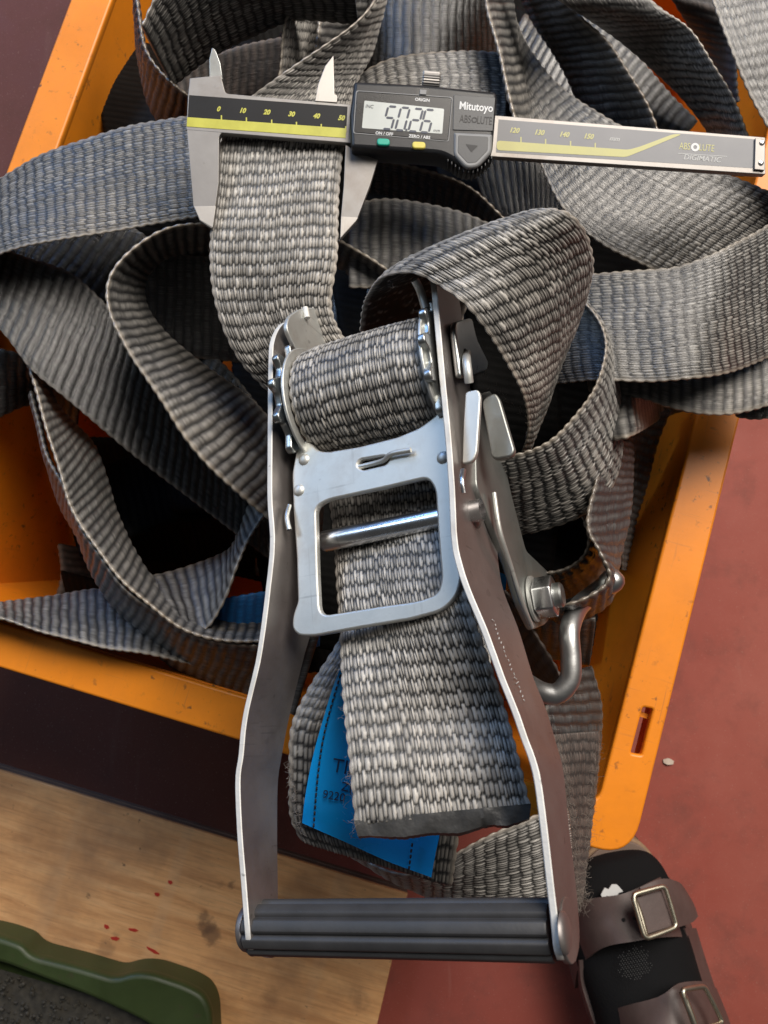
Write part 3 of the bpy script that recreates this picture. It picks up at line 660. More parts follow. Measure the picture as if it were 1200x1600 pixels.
strap('brown stained strap behind the arch at the top right',
      ST([(1130, -60, 244, 1010, -60, 244), (1142, 20, 244, 1050, 0, 244), (1150, 90, 242, 1095, 70, '-'), (1152, 160, 238, 1125, 150, '-')]), 'brown_stained_webbing', seed=27, group=None, **MID)
strap('grey strap hanging over the top right corner of the crate',
      ST([(1090, -70, 282, 1270, -130, 282), (1112, 0, 284, 1300, -30, 284), (1142, 80, 284, 1325, 40, 284), (1172, 145, 283, 1350, 100, 283), (1210, 220, 280, 1380, 180, 280), (1250, 300, 272, 1410, 250, 272)]), seed=28, rib=False, tan=.9, **MID)
strap('broad grey strap bulging out to the right edge beside the ratchet',
      ST([(840, 430, 262, 860, 600, 262), (915, 429, 272, 930, 594, '+'), (990, 423, 280, 1012, 597, '+'), (1055, 416, 284, 1075, 593, '+'), (1105, 400, 286, 1125, 586, '+'), (1150, 378, 284, 1170, 572, '+'), (1200, 350, 278, 1215, 550, '+'), (1260, 300, 266, 1280, 500, '+')]), seed=29, rib=False, tan=.8, **MID)
strap('grey strap tucked under the broad strap at the right edge',
      ST([(900, 480, 250, 920, 612, 256), (985, 480, 256, 1000, 622, 260), (1040, 475, 257, 1045, 636, 262), (1090, 470, 258, 1095, 647, 263), (1145, 465, 258, 1152, 646, 262), (1205, 450, 254, 1214, 628, 258), (1270, 420, 246, 1284, 590, 250)]), seed=30, tan=.6, **MID)
strap('dark strap end below the right-hand bulge at the frame edge',
      ST([(1130, 560, 245, 1150, 652, 240), (1180, 560, 248, 1190, 655, 240), (1260, 540, 248, 1270, 640, 240)]), 'dark_webbing', seed=31, **LO)
strap('dark strap hanging down inside the right wall of the crate',
      ST([(930, 560, 235, 1075, 560, '-'), (950, 620, 236, 1055, 625, '-'), (962, 680, 232, 1028, 690, '-'), (970, 760, 222, 1006, 765, '-'), (972, 830, 206, 990, 830, '-'), (970, 890, 190, 980, 890, '-')]), 'dark_webbing', seed=32, tan=.4, **MID)
strap('frayed strap edge poking out under the right-hand bulge',
      ST([(935, 600, 238, 945, 690, '+'), (975, 590, 246, 990, 680, '+'), (1020, 600, 248, 1030, 655, '-'), (1060, 600, 244, 1070, 640, '-')]), seed=33, tan=1.0, **LO)
strap('grey strap behind the twisted top loop, just below the caliper display',
      ST([(545, 318, 262, 545, 450, 262), (600, 312, 264, 600, 450, 262), (660, 318, 264, 660, 450, 262), (720, 332, 262, 720, 460, 260), (790, 360, 256, 790, 490, 254)]), seed=34, tan=.8, **MID)
strap('shaded strap passing behind the lower side of the caliper display',
      ST([(540, 240, 246, 540, 300, '-'), (600, 250, 248, 600, 305, '-'), (680, 270, 248, 670, 330, '-'), (740, 300, 246, 720, 370, '-'), (800, 350, 240, 770, 430, '-')]), 'dark_webbing', seed=35, tan=.9, **LO)
strap('slim edge-on strap between the caliper jaw tip and the twisted loop',
      ST([(500, 362, 268, 492, 395, '-'), (545, 385, 272, 532, 418, '-'), (590, 410, 272, 575, 450, '-'), (640, 450, 268, 620, 490, '-')]), seed=36, tan=1.0, **MID)
# deep fill straps, added and coloured near black to stand in for shade
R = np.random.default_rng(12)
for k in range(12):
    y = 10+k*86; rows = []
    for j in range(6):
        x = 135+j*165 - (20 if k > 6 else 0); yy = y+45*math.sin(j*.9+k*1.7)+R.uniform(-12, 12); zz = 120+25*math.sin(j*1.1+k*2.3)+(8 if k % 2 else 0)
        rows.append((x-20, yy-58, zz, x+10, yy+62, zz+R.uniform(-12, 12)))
    strap('dark strap deep in the shadowed heap, barely visible', ST(rows), 'shade_black_webbing', seed=80+k, group='straps deep in the dark of the crate', weave=False, tc=2, rr=4)  # added fill strap, near black to stand in for shade
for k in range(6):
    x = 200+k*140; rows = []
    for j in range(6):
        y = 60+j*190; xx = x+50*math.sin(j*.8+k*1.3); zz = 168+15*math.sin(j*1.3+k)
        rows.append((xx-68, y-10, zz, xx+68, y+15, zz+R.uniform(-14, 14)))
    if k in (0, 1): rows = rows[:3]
    strap('dark strap deep in the shadowed heap, barely visible', ST(rows), 'shade_black_webbing', seed=95+k, group='straps deep in the dark of the crate', weave=False, tc=2, rr=4)  # added fill strap, near black to stand in for shade
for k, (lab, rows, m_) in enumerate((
    ('coiled strap lying deep in the dark centre of the crate', [(150, 740, 40, 160, 930, 40), (220, 700, 45, 250, 930, 45), (330, 680, 60, 350, 900, 60), (460, 720, 70, 460, 920, 70)], 'shade_black_webbing'),
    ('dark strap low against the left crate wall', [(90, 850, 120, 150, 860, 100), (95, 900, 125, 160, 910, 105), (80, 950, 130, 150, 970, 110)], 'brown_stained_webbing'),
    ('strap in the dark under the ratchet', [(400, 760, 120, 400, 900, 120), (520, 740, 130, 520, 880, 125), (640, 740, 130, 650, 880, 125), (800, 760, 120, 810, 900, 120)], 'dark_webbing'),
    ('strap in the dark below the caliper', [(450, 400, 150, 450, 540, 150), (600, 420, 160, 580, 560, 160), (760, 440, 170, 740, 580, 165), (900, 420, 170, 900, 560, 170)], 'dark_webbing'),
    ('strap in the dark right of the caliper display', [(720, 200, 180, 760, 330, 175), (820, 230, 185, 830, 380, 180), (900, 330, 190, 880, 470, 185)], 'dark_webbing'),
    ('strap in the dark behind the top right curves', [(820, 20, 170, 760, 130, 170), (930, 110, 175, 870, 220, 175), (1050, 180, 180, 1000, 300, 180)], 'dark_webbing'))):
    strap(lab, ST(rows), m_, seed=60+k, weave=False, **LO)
# ------------------------------------------------------------ straps that belong to the ratchet
RMX = axes(RO, RU, -RV, RN)
WG = 'worn_grey_webbing'
# wound round the spool
v0_, n0_, r_ = -2.0, -17.5, 19.5
rows = []
for ph in np.radians(np.linspace(-60, 215, 12)):
    v, n = v0_-r_*math.cos(ph), n0_+r_*math.sin(ph); rows.append((RL(-29.2, v, n), RL(20.6, v, n)))
strap('grey strap wound round the ratchet spool between its two flanges', rows, WG, seed=40, tan=.55, group=None, **HI)
# loose tail
tl = [(510, 740, -34), (517, 790, -30), (524, 860, -24), (527, 930, -20), (530, 1000, -16), (534, 1060, -13), (540, 1130, -10), (548, 1205, -8), (556, 1288, -8)]
tr = [(695, 728), (703, 772), (712, 840), (722, 905), (745, 975), (768, 1040), (792, 1115), (812, 1190), (829, 1262)]
tail_rows = [(RP(*a), (b[0], b[1], '+')) for a, b in zip(tl, tr)]
strap('loose strap tail hanging over the handle gap, its cut end melted black', tail_rows, WG, seed=41, tan=.35, group=None, name='strap_tail', **HI)
A0, A1 = RP(556, 1288, -8), RP(562, 1312, -8); B0, _ = solve_b(A0, 829, 1262, '+'); B1, _ = solve_b(A1, 827, 1285, '+')
bm = bmesh.new(); NS = 60; R = np.random.default_rng(5); rings = []; N1 = np.interp(np.arange(61), np.arange(0, 61, 4), R.normal(0, .0004, 16)); N2 = np.interp(np.arange(61), np.arange(0, 61, 5), R.normal(0, .0003, 13))
dn = nz(np.cross(A1-A0, B0-A0)); dn = dn if dn @ (CN-A0) > 0 else -dn
for k in range(NS+1):
    t = k/NS; a = A0*(1-t)+B0*t; b = A1*(1-t)+B1*t; sag = math.sin(math.pi*t)*.0012; w1, w2 = N2[k], N1[k]+R.normal(0, .00008)
    d = nz(b-a); ln = np.linalg.norm(b-a)+sag+w2
    rings.append([bm.verts.new(a-d*.0012+dn*(.0018+w1)), bm.verts.new(a+d*ln*.35+dn*(.0021+w1*1.5)), bm.verts.new(a+d*ln*.85+dn*(.0015-w1)), bm.verts.new(a+d*ln+dn*.0), bm.verts.new(a+d*ln*.85-dn*.0017), bm.verts.new(a-d*.0012-dn*.0018)])
for p, q in zip(rings, rings[1:]):
    for i in range(6): bm.faces.new((p[i], p[(i+1) % 6], q[(i+1) % 6], q[i]))
bm.faces.new(rings[0]); bm.faces.new(rings[-1])
tailo = [o for o in COL.objects if o.name.startswith('strap_tail')][0]
link('melted_end', from_bm(bm, 35), 'melted_webbing', tailo)
# twisted loop above the ratchet
strap('worn strap arching out of the spool and over the ratchet, blue light on its crest',
      [(P(563, 560, 290), (712, 560, '-')), (P(563, 515, 308), (722, 500, '-')), (P(570, 470, 322), (748, 430, '-')), (P(583, 446, 335), P(796, 372, 338)), (P(608, 431, 345), P(842, 332, 356)), (P(645, 427, 351), P(876, 328, 361)), (P(682, 444, 353), P(904, 346, 358)),
       (P(722, 472, 355), (922, 380, '-')), (P(762, 520, 350), (926, 425, '-')), (P(795, 570, 342), (905, 490, '-')), (P(818, 620, 330), (876, 560, '-')), (P(826, 665, 314), (848, 625, '-')), (P(815, 705, 296), (822, 685, '-'))],
      WG, seed=42, tan=.8, group=None, crown=.0025, **HI)
strap('grey strap ring looping round at the right of the ratchet below the arching strap',
      [(P(905, 462, 285), (912, 478, '-')), (P(928, 490, 291), (938, 512, '-')), (P(946, 540, 297), (962, 600, '-')), (P(934, 592, 302), (972, 672, '-')), (P(908, 640, 306), (964, 740, '-')), (P(868, 682, 308), (925, 796, '-')), (P(820, 706, 307), (850, 828, '-')), (P(770, 716, 303), (780, 838, '-')), (P(710, 720, 296), (705, 840, '-'))],
      'grey_webbing', seed=43, rib=False, tan=.9, group=None, **HI)
strap('dark strap curling down past the strap ring toward the hook',
      [(P(930, 620, 255), (985, 640, '-')), (P(938, 700, 274), (990, 715, '-')), (P(921, 812, 288), (982, 800, '-')), (P(936, 860, 291), (969, 866, '-')), (P(951, 900, 290), (958, 932, '-')), (P(930, 925, 290), (925, 962, '-')), (P(882, 942, 288), (880, 978, '-')), (P(830, 935, 276), (820, 965, '-'))],
      'dark_webbing', seed=44, tan=.8, **MID)
strap('dark strap inside the ring with its lower selvedge curving beside the bolt',
      [(P(905, 800, 262), (945, 810, '-')), (P(920, 840, 264), (955, 858, '-')), (P(910, 870, 264), (940, 900, '-')), (P(878, 890, 263), (895, 930, '-')), (P(838, 896, 262), (838, 940, '-')), (P(790, 885, 258), (775, 925, '-'))],
      'dark_webbing', seed=45, tan=.7, **LO)
strap('strap end stitched round the hook, behind the ratchet bolt',
      [(P(770, 900, 268), (760, 985, '-')), (P(800, 940, 270), (775, 1000, '-')), (P(835, 985, 272), (792, 1045, '-')), (P(865, 1035, 273), (815, 1085, '-')), (P(880, 1068, 270), (845, 1115, '-'))],
      'brown_stained_webbing', seed=46, tan=.3, group=None, **MID)
strap('grey ribbed strap glimpsed between the ratchet bolt and the hook',
      [(P(815, 960, 250), (810, 1020, '-')), (P(860, 965, 250), (855, 1030, '-')), (P(930, 965, 246), (920, 1040, '-'))], seed=47, tan=.3, **LO)
strap('dark worn strap folding below the hook at the crate corner',
      [(P(845, 1060, 242), (925, 1040, '-')), (P(852, 1110, 244), (940, 1100, '-')), (P(862, 1170, 246), (938, 1165, '-')), (P(870, 1230, 246), (930, 1225, '-')), (P(880, 1280, 244), (924, 1278, '-'))],
      'dark_webbing', seed=48, tan=.8, **MID)
strap('fuzzy frayed strap hanging over the crate corner beside the handle',
      [(P(832, 1150, 254), (936, 1142, '-')), (P(850, 1205, 256), (934, 1200, '-')), (P(868, 1270, 256), (926, 1270, '-')), (P(880, 1340, 254), (917, 1340, '-')), (P(892, 1405, 248), (908, 1408, '-'))],
      'brown_stained_webbing', seed=49, rib=False, tan=1.0, group=None, **MID)
strap('bright grey strap slung below the tail end, behind the handle grip',
      [(P(500, 1290, 268), (512, 1312, '-')), (P(552, 1330, 272), (560, 1342, '-')), (P(612, 1362, 276), (612, 1374, '-')), (P(664, 1362, 280), (664, 1400, '-')), (P(722, 1330, 284), (712, 1432, '-')), (P(788, 1296, 284), (786, 1455, '-')), (P(850, 1268, 280), (864, 1450, '-')), (P(885, 1262, 262), (895, 1430, 262))],
      WG, seed=50, tan=.8, group=None, **MID)
# strap with the blue label
lr = [((470, 1312, 296), (716, 1388, 296)), ((453, 1272, 300), (722, 1345, 300)), ((452, 1205, 303), (735, 1250, 303)), ((455, 1135, 303), (750, 1180, 303)), ((482, 1075, 300), (765, 1100, 300)), ((525, 1008, 294), (780, 1020, 294)), ((560, 940, 286), (800, 940, 286))]
strap('grey strap end folded back under the blue label, left of the loose tail', [(P(*a), P(b[0]-10, b[1]-4, a[2]-1)) for a, b in lr], 'grey_webbing', seed=51, rib=False, tan=.7, wob=.0002, group=None, **MID)
# label: a soft sheet wrapped on the strap
def sheet(rows, thick, nu=24, nvv=24, sub=None):
    rows = [[np.array(p, float) for p in r] for r in rows]
    g1 = []
    for r in rows: c = catmull(r, 0); c, _ = resample(c, c, nu); g1.append(c)
    g1 = np.array(g1); g2 = []
    for j in range(nu):
        c = catmull(g1[:, j], 0); c, _ = resample(c, c, nvv); g2.append(c)
    G = np.array(g2).transpose(1, 0, 2)
    dv, du = np.gradient(G, axis=0), np.gradient(G, axis=1)
    N = np.cross(du, dv); N /= np.linalg.norm(N, axis=2)[..., None]+1e-12
    if np.mean((N*(CN-G)).sum(2)) < 0: N = -N
    bm = bmesh.new(); T_ = [[bm.verts.new(G[i, j]) for j in range(nu)] for i in range(nvv)]; B_ = [[bm.verts.new(G[i, j]-N[i, j]*thick) for j in range(nu)] for i in range(nvv)]
    for i in range(nvv-1):
        for j in range(nu-1):
            bm.faces.new((T_[i][j], T_[i][j+1], T_[i+1][j+1], T_[i+1][j])); bm.faces.new((B_[i][j], B_[i+1][j], B_[i+1][j+1], B_[i][j+1]))
    for i in range(nvv-1):
        bm.faces.new((T_[i][0], T_[i+1][0], B_[i+1][0], B_[i][0])); bm.faces.new((T_[i][-1], B_[i][-1], B_[i+1][-1], T_[i+1][-1]))
    for j in range(nu-1):
        bm.faces.new((T_[0][j], B_[0][j], B_[0][j+1], T_[0][j+1])); bm.faces.new((T_[-1][j], T_[-1][j+1], B_[-1][j+1], B_[-1][j]))
    return from_bm(bm, 40)
lab = root('blue_label', 'bright blue sewn label with dark print, partly covered by the loose strap tail', 'label', loc=P(560, 1230, 306))
LZ = 309.0
lrow = [[P(472, 1286, LZ-4), P(540, 1316, LZ-2), P(606, 1346, LZ-3), P(674, 1371, LZ-5)],
        [P(476, 1250, LZ-1), P(550, 1275, LZ+1), P(612, 1300, LZ), P(682, 1327, LZ-2)],
        [P(487, 1190, LZ), P(560, 1212, LZ+2), P(630, 1232, LZ+1), P(700, 1250, LZ-1)],
        [P(503, 1130, LZ), P(580, 1150, LZ+1), P(650, 1165, LZ), P(722, 1180, LZ-2)],
        [P(527, 1055, LZ-2), P(600, 1075, LZ-2), P(670, 1080, LZ-3), P(730, 1090, LZ-5)],
        [P(560, 985, LZ-9), P(620, 990, LZ-9), P(670, 990, LZ-10), P(715, 990, LZ-12)]]
link('label_sheet', sheet(lrow, .0007, 40, 40), 'blue_label', lab)
def lab_pt(px, py, up=2.6): return P(px, py, LZ+up)
def lab_mx(px, py, ang):
    o = lab_pt(px, py); x = nz(lab_pt(px+20, py+20*math.tan(math.radians(ang)))-o); z = np.array([0, 0, 1.]); y = nz(np.cross(z, x)); z = np.cross(x, y); return axes(o, x, y, z)
PX = .60-.309; PX = PX*.97/FPX
link('print', text_mesh('TIS', 30*PX, lab_mx(519, 1196, 10), align='LEFT'), 'label_print', lab)
link('print', text_mesh('Z(', 19*PX, lab_mx(533, 1229, 10), align='LEFT', bold=.00003), 'label_print', lab)
link('print', text_mesh('9220', 18*PX, lab_mx(504, 1241, 10), align='LEFT', bold=.00003, sx=.98), 'label_print', lab)
def stitches(pts, name, n, mat='stitch_thread', r=.00035, parent=None):
    c = catmull(pts, 0); c, _ = resample(c, c, 2*n); ms = []
    for k in range(n):
        a, b = c[2*k], c[2*k+1]; m = (a+b)/2+np.array([0, 0, .0004])
        ms.append(tube([a, m, b], r, 6, 5))
    return link(name, join_meshes(ms), mat, parent)
stitches([P(535, 1045, LZ-.2), P(520, 1095, LZ+1.4), P(506, 1150, LZ+1.8), P(497, 1210, LZ+1.7), P(490, 1292, LZ-1.2)], 'stitching', 26, parent=lab)
stitches([P(644, 1318, LZ+1.0), P(639, 1358, LZ-2.2)], 'stitching', 5, parent=lab)
# small scrap of the same label beyond the right handle leg
lab2 = link('label_corner', sheet([[P(755, 888, 285), P(792, 898, 285)], [P(762, 930, 283), P(790, 922, 283)]], .0006, 6, 6), 'blue_label', None, 'small blue label corner peeping out right of the handle leg below the rivet', 'label corner')

# ------------------------------------------------------------ the ratchet
rat = root('ratchet_buckle', 'large zinc plated steel ratchet with a long handle and ribbed black grip', 'ratchet', mat=RMX)
def lk(name, me, mat, world=True, parent=None, **k): return link(name, me, mat, parent or rat, world=world, **k)
RINV = RMX.inverted()
def leg(stations, thick, out, matface='zinc_handle_steel'):
    """stations: top px, n_top, and bottom px or n; swept plate with a pale sheared edge"""
    tops, bots = [], []
    for (px, py, nt_, b) in stations:
        t = rloc(RP(px, py, nt_)); tops.append(t)
        if isinstance(b, tuple): bots.append(rloc(RS(b[0], b[1], t[0])))
        else: bots.append(np.array([t[0], t[1], b]))
    ct, cb = catmull(tops, 0), catmull(bots, 0); n = 110
    a, _ = resample(ct, ct, n); b, _ = resample(cb, ct, n)
    bm = bmesh.new(); rings = []; R = np.random.default_rng(2)
    for i in range(n):
        rag = R.normal(0, .07)
        A_, B_ = a[i]+[rag*.5, 0, rag], b[i]
        dd = nz(A_-B_)
        pts = [A_-dd*.25, A_+[out*.3, 0, 0], A_+[out*(thick-.3), 0, 0], A_+[out*thick, 0, 0]-dd*.25, B_+[out*thick, 0, 0], B_]
        rings.append([bm.verts.new((p[0]/1000, -p[1]/1000, p[2]/1000)) for p in pts])
    for p, q in zip(rings, rings[1:]):
        for i in range(6):
            f = bm.faces.new((p[i], p[(i+1) % 6], q[(i+1) % 6], q[i])); f.material_index = 1 if i in (0, 1, 2) else 0
    for r_i in (rings[0], rings[-1]): f = bm.faces.new(r_i); f.material_index = 1
    me = from_bm(bm, 35); mi = np.empty(len(me.polygons), np.int32); me.polygons.foreach_get('material_index', mi)
    o = lk('handle_leg', me, matface, world=False); me.materials.append(M['sheared_steel_edge']); me.polygons.foreach_set('material_index', mi); return o
legL = leg([(455, 500, -26, -30), (440, 508, -12, -34), (429, 530, -3, -38), (426, 565, 0, -40), (425, 700, 0, -38), (425, 780, 0, -36), (429, 847, 0, -30), (422, 923, 0, (492, 960)), (408, 1025, 0, (474, 1030)), (387, 1117, 0, (452, 1120)), (380, 1180, 0, (440, 1182)), (375, 1220, 0, (434, 1225)), (378, 1300, 0, (433, 1310)), (384, 1375, 0, (434, 1385)), (390, 1450, 0, (434, 1460)), (394, 1482, -3, (430, 1492)), (406, 1492, -9, (425, 1497))], 2.0, -1)
legR = leg([(669, 436, -7, (690, 440)), (673, 448, -2, (708, 466)), (678, 500, 0, (716, 520)), (687, 600, 0, (726, 600)), (695, 683, 0, (730, 700)), (701, 767, 0, (768, 752)), (705, 847, 0, (768, 830)), (715, 893, 0, (770, 880)), (728, 930, 0, (778, 925)), (753, 990, 0, (801, 985)), (777, 1057, 0, (824, 1060)), (797, 1107, 0, (843, 1108)), (812, 1150, 0, (860, 1165)), (831, 1206, 0, (870, 1206)), (842, 1281, 0, (878, 1290)), (851, 1360, 0, (887, 1365)), (859, 1431, 0, (893, 1431)), (864, 1480, 0, (894, 1475)), (870, 1500, -3, (888, 1502))], 2.0, 1)
def rpoly(pts, n): return [(lambda q: (q[0]/1000, -q[1]/1000))(rloc(RP(p[0], p[1], n))) for p in pts]
def face_plate(name, polys, n, thick, bev, mat, rr=.002, parent=None):
    ps = [rounded([(*q, *( [p[2]*.0002] if len(p) > 2 else [])) for q, p in zip(rpoly(pl, n), pl)], rr) for pl in polys]
    return lk(name, plate(ps, thick, bev, Matrix.Translation((0, 0, n/1000))), mat, world=False, parent=parent)
def side_plate(name, pts, u, thick, bev, mat, rr=.001, holes=(), parent=None):
    """outline by pixel on a side plane; local x=-v, y=n, extruded to -thick in u"""
    mx = Matrix(((0, 0, 1, u/1000), (1, 0, 0, 0), (0, 1, 0, 0), (0, 0, 0, 1)))
    def cv(pl): return rounded([(lambda q: (-q[1]/1000, q[2]/1000))(rloc(RS(p[0], p[1], u))) for p in pl], rr)
    return lk(name, plate([cv(pts)]+[cv(h) for h in holes], thick, bev, mx), mat, world=False, parent=parent)
def umx(u, v, n):                 # local matrix whose z is the across axis
    return Matrix(((0, 0, 1, u/1000), (1, 0, 0, -v/1000), (0, 1, 0, n/1000), (0, 0, 0, 1)))
# slide plate with window and slot
outer_ = [(466, 684, 8), (482, 688, 20), (496, 704, 30), (512, 706, 30), (560, 698), (620, 683), (656, 668, 30), (676, 652, 30), (690, 640, 20), (704, 640), (706, 740), (713, 840), (722, 900, 40), (714, 932, 60), (692, 954, 60), (640, 968), (560, 981), (490, 994, 25), (466, 993, 25), (456, 982, 20), (457, 962, 30), (465, 940), (463, 870), (458, 800), (456, 740)]
hole_ = [(493, 792, 60), (512, 781, 50), (600, 762), (668, 746, 60), (680, 764, 50), (684, 830), (690, 905, 50), (684, 928, 60), (655, 939, 40), (590, 948), (499, 963, 20), (496, 900)]
slot_ = [(557, 727, 20), (562, 718, 20), (600, 712, 20), (609, 716, 20), (603, 726, 20), (565, 735, 20)]
slide = face_plate('release_plate', [outer_, hole_[::-1], slot_[::-1]], -8, .0028, .0007, 'zinc_plated_steel', rr=.0012)
lk('spring_tongue', tube([RP(560, 730, -9.2), RP(585, 724, -9), RP(600, 719, -8), RP(612, 709, -6.4), RP(642, 703, -6.2)], .0009, 10, 30), 'zinc_plated_steel', parent=slide)
for (px, py) in ((475, 718), (467, 766), (692, 715)):
    q = rloc(RP(px, py, -8)); lk('dimple', lathe([(.0022, 0), (.0019, .0005), (.0012, .0009), (0, .0011)], Matrix.Translation((q[0]/1000, -q[1]/1000, -.008)), 20), 'zinc_plated_steel', world=False, parent=slide)
# cross pin in the window
a = rloc(RP(503, 842, -17)); b = rloc(RP(700, 812, -17)); L = (b[0]-a[0])
pm = umx(a[0], a[1], -17)
lk('cross_pin', lathe([(0, 0), (.0030, 0), (.0036, .0006), (.0037, .0015), (.0037, L/1000+.012)], Matrix.Translation((0, (a[1]-b[1])/2000, 0)) @ pm, 32), 'bright_steel', world=False)
# spool, flanges, toothed wheels
cm = umx(-36, v0_, n0_)
lk('spool_axle', lathe([(0, -.004), (.009, -.004), (.009, .062), (0, .062)], cm, 32), 'gear_steel', world=False)
def gear(u, ro, ri, teeth, thick, rot=0):
    pts = []
    for k in range(teeth):
        for (f, r) in ((0, ri), (.12, ri), (.40, ro), (.62, ro*.99), (.72, ri*1.02)):
            a = 2*math.pi*(k+f)/teeth+rot; pts.append((r*math.cos(a), r*math.sin(a)))
    return plate([rounded(pts, .0012, 3)], thick, .0006, umx(u, v0_, n0_))
for u in (-32.6, 24.0): lk('toothed_wheel', gear(u, .0250, .0205, 12, .0028, .2), 'gear_steel', world=False)
for u in (-30.0, 21.9):
    c = [(.0228*math.cos(t), .0228*math.sin(t)) for t in np.linspace(0, 2*math.pi, 49)[:-1]]
    lk('spool_flange', plate([c], .0012, .0004, umx(u, v0_, n0_)), 'zinc_plated_steel', world=False)
side_plate('cam_plate', [(447, 512), (452, 494), (470, 482), (497, 480), (520, 492), (530, 520), (500, 560), (470, 560)], -33.6, .0018, .0004, 'zinc_plated_steel', .003)
lk('cam_tab', tube([RS(477, 481, -33), RS(480, 497, -32.5)], .0012, 8, 8), 'sheared_steel_edge')
lk('pawl_wire', tube([RS(648, 437, 20), RS(657, 455, 20.5), RS(665, 482, 21)], .0015, 8, 14), 'zinc_plated_steel')
lk('wire_clip', tube([RS(452, 790, -37), RS(448, 808, -37), RS(452, 828, -36)], .0009, 8, 12), 'gear_steel')
# right side: body frame plate, pawl block, cotter, tabs
side_plate('body_plate', [(742, 620), (768, 610), (782, 690), (800, 775), (822, 860), (866, 902), (872, 950), (852, 976), (833, 984), (813, 942), (795, 884), (776, 836), (745, 760)], 27.5, .0025, .0006, 'dull_zinc_steel', .003)
lk('body_flange', tube([RS(772, 770, 30), RS(781, 830, 30), RS(798, 885, 30), RS(814, 938, 30), RS(831, 980, 30)], .0009, 8, 30), 'zinc_plated_steel')
side_plate('pawl_block', [(712, 515), (714, 502), (738, 496), (746, 530), (764, 566), (762, 580), (742, 588), (722, 590)], 30.5, .0025, .0010, 'gear_steel', .002)
q = rloc(RS(729, 556, 30.6))
lk('cotter_hole', lathe([(0, 0), (.0026, 0), (.0026, .0003), (0, .0003)], umx(30.45, q[1], q[2]), 20), 'print_dark', world=False)
lk('cotter_pin', tube([RS(730, 552, 29.5), RS(729, 562, 32.5), RS(731, 580, 33), RS(733, 598, 32.5)], .0015, 12, 20), 'zinc_plated_steel')
face_plate('pawl_tab', [[(727, 612, 6), (747, 608, 20), (751, 618, 12), (745, 708, 12), (738, 722, 20), (722, 725, 5), (724, 660)]], -7, .002, .0005, 'zinc_plated_steel', .0008)
face_plate('stop_tab', [[(752, 624, 12), (773, 613, 12), (780, 622, 12), (804, 704, 12), (798, 713, 12), (768, 718, 12)]], -20, .003, .0006, 'dull_zinc_steel', .0008)
lk('spring_end', tube([RS(724, 735, 34), RS(722, 752, 34), RS(725, 770, 34)], .0009, 8, 10), 'bright_steel')
def rivet(px, py, u, r, name='rivet', h=.0013):
    q = rloc(RS(px, py, u)); return lk(name, lathe([(r, 0), (r*.96, h*.4), (r*.75, h*.85), (0, h)], umx(u, q[1], q[2]), 28), 'zinc_handle_steel', world=False)
qq = rloc(RP(702, 820, 0)); rivet(742, 803, qq[0]+2.0, .0050)
# grip
g0 = rloc(RP(392, 1446, -9)); g1 = rloc(RP(866, 1456, -9)); vg = (g0[1]+g1[1])/2; ng = -9.0
gm = umx(g0[0]+1.2, vg, ng); gl = (g1[0]-g0[0]-1.2)/1000
bm = bmesh.new(); prof = []
for k in range(160):
    t = 2*math.pi*k/160; c = abs(math.cos(4.5*t+.4)); r = .0066+.0019*min(1, (c**.5)*1.2)
    prof.append((r*math.cos(t)*.95, r*math.sin(t)))
rings = []
for z, s in ((0, .93), (.0008, 1.0), (.0012, .985), (gl*.5, .985), (gl-.0006, .985), (gl, .95)):
    rings.append([bm.verts.new((x*s, y*s, z)) for x, y in prof])
for p, q in zip(rings, rings[1:]):
    for i in range(160): bm.faces.new((p[i], p[(i+1) % 160], q[(i+1) % 160], q[i]))
bm.faces.new(rings[0]); bm.faces.new(rings[-1]); me = from_bm(bm, 28); me.transform(gm)
lk('grip', me, 'black_grip_plastic', world=False)
c = [(.0086*math.cos(t)*.95, .0086*math.sin(t)) for t in np.linspace(0, 2*math.pi, 41)[:-1]]
uR = rloc(RP(866, 1456, 0))[0]
rivet(880, 1457, uR+2.0, .0052, h=.0016)
lk('leg_end', plate([[(x*.98, y*.98) for x, y in c]], .0020, .0004, umx(uR+1.95, vg, ng)), 'zinc_handle_steel', world=False)
lk('leg_end', plate([[(x*.86, y*.86) for x, y in c]], .0020, .0004, umx(g0[0]+1.0, vg, ng)), 'zinc_handle_steel', world=False)
# stamped figures on the right leg (worn, unreadable rows of small strokes)
def stamps(p0, p1, u0, u1, n, w):
    R = np.random.default_rng(8); ms = []
    for k in range(n):
        t = k/n; px, py, u = p0[0]*(1-t)+p1[0]*t, p0[1]*(1-t)+p1[1]*t, u0*(1-t)+u1*t
        a = RS(px+R.uniform(-w, w), py, u+.12); b = RS(px+R.uniform(-w, w), py+R.uniform(2, 3.6), u+.12)
        ms.append(tube([a, b], .00016, 5, 3))
    lk('stamped_marks', join_meshes(ms), 'print_pale')
ua = rloc(RP(748, 978, 0))[0]+2.1; ub = rloc(RP(797, 1107, 0))[0]+2.1
stamps((770, 968), (822, 1100), ua, ub, 19, 2.0)
stamps((752, 722), (756, 800), qq[0]+2.1, qq[0]+2.1, 18, 2.5); stamps((765, 722), (768, 790), qq[0]+2.1, qq[0]+2.1, 16, 2.5)
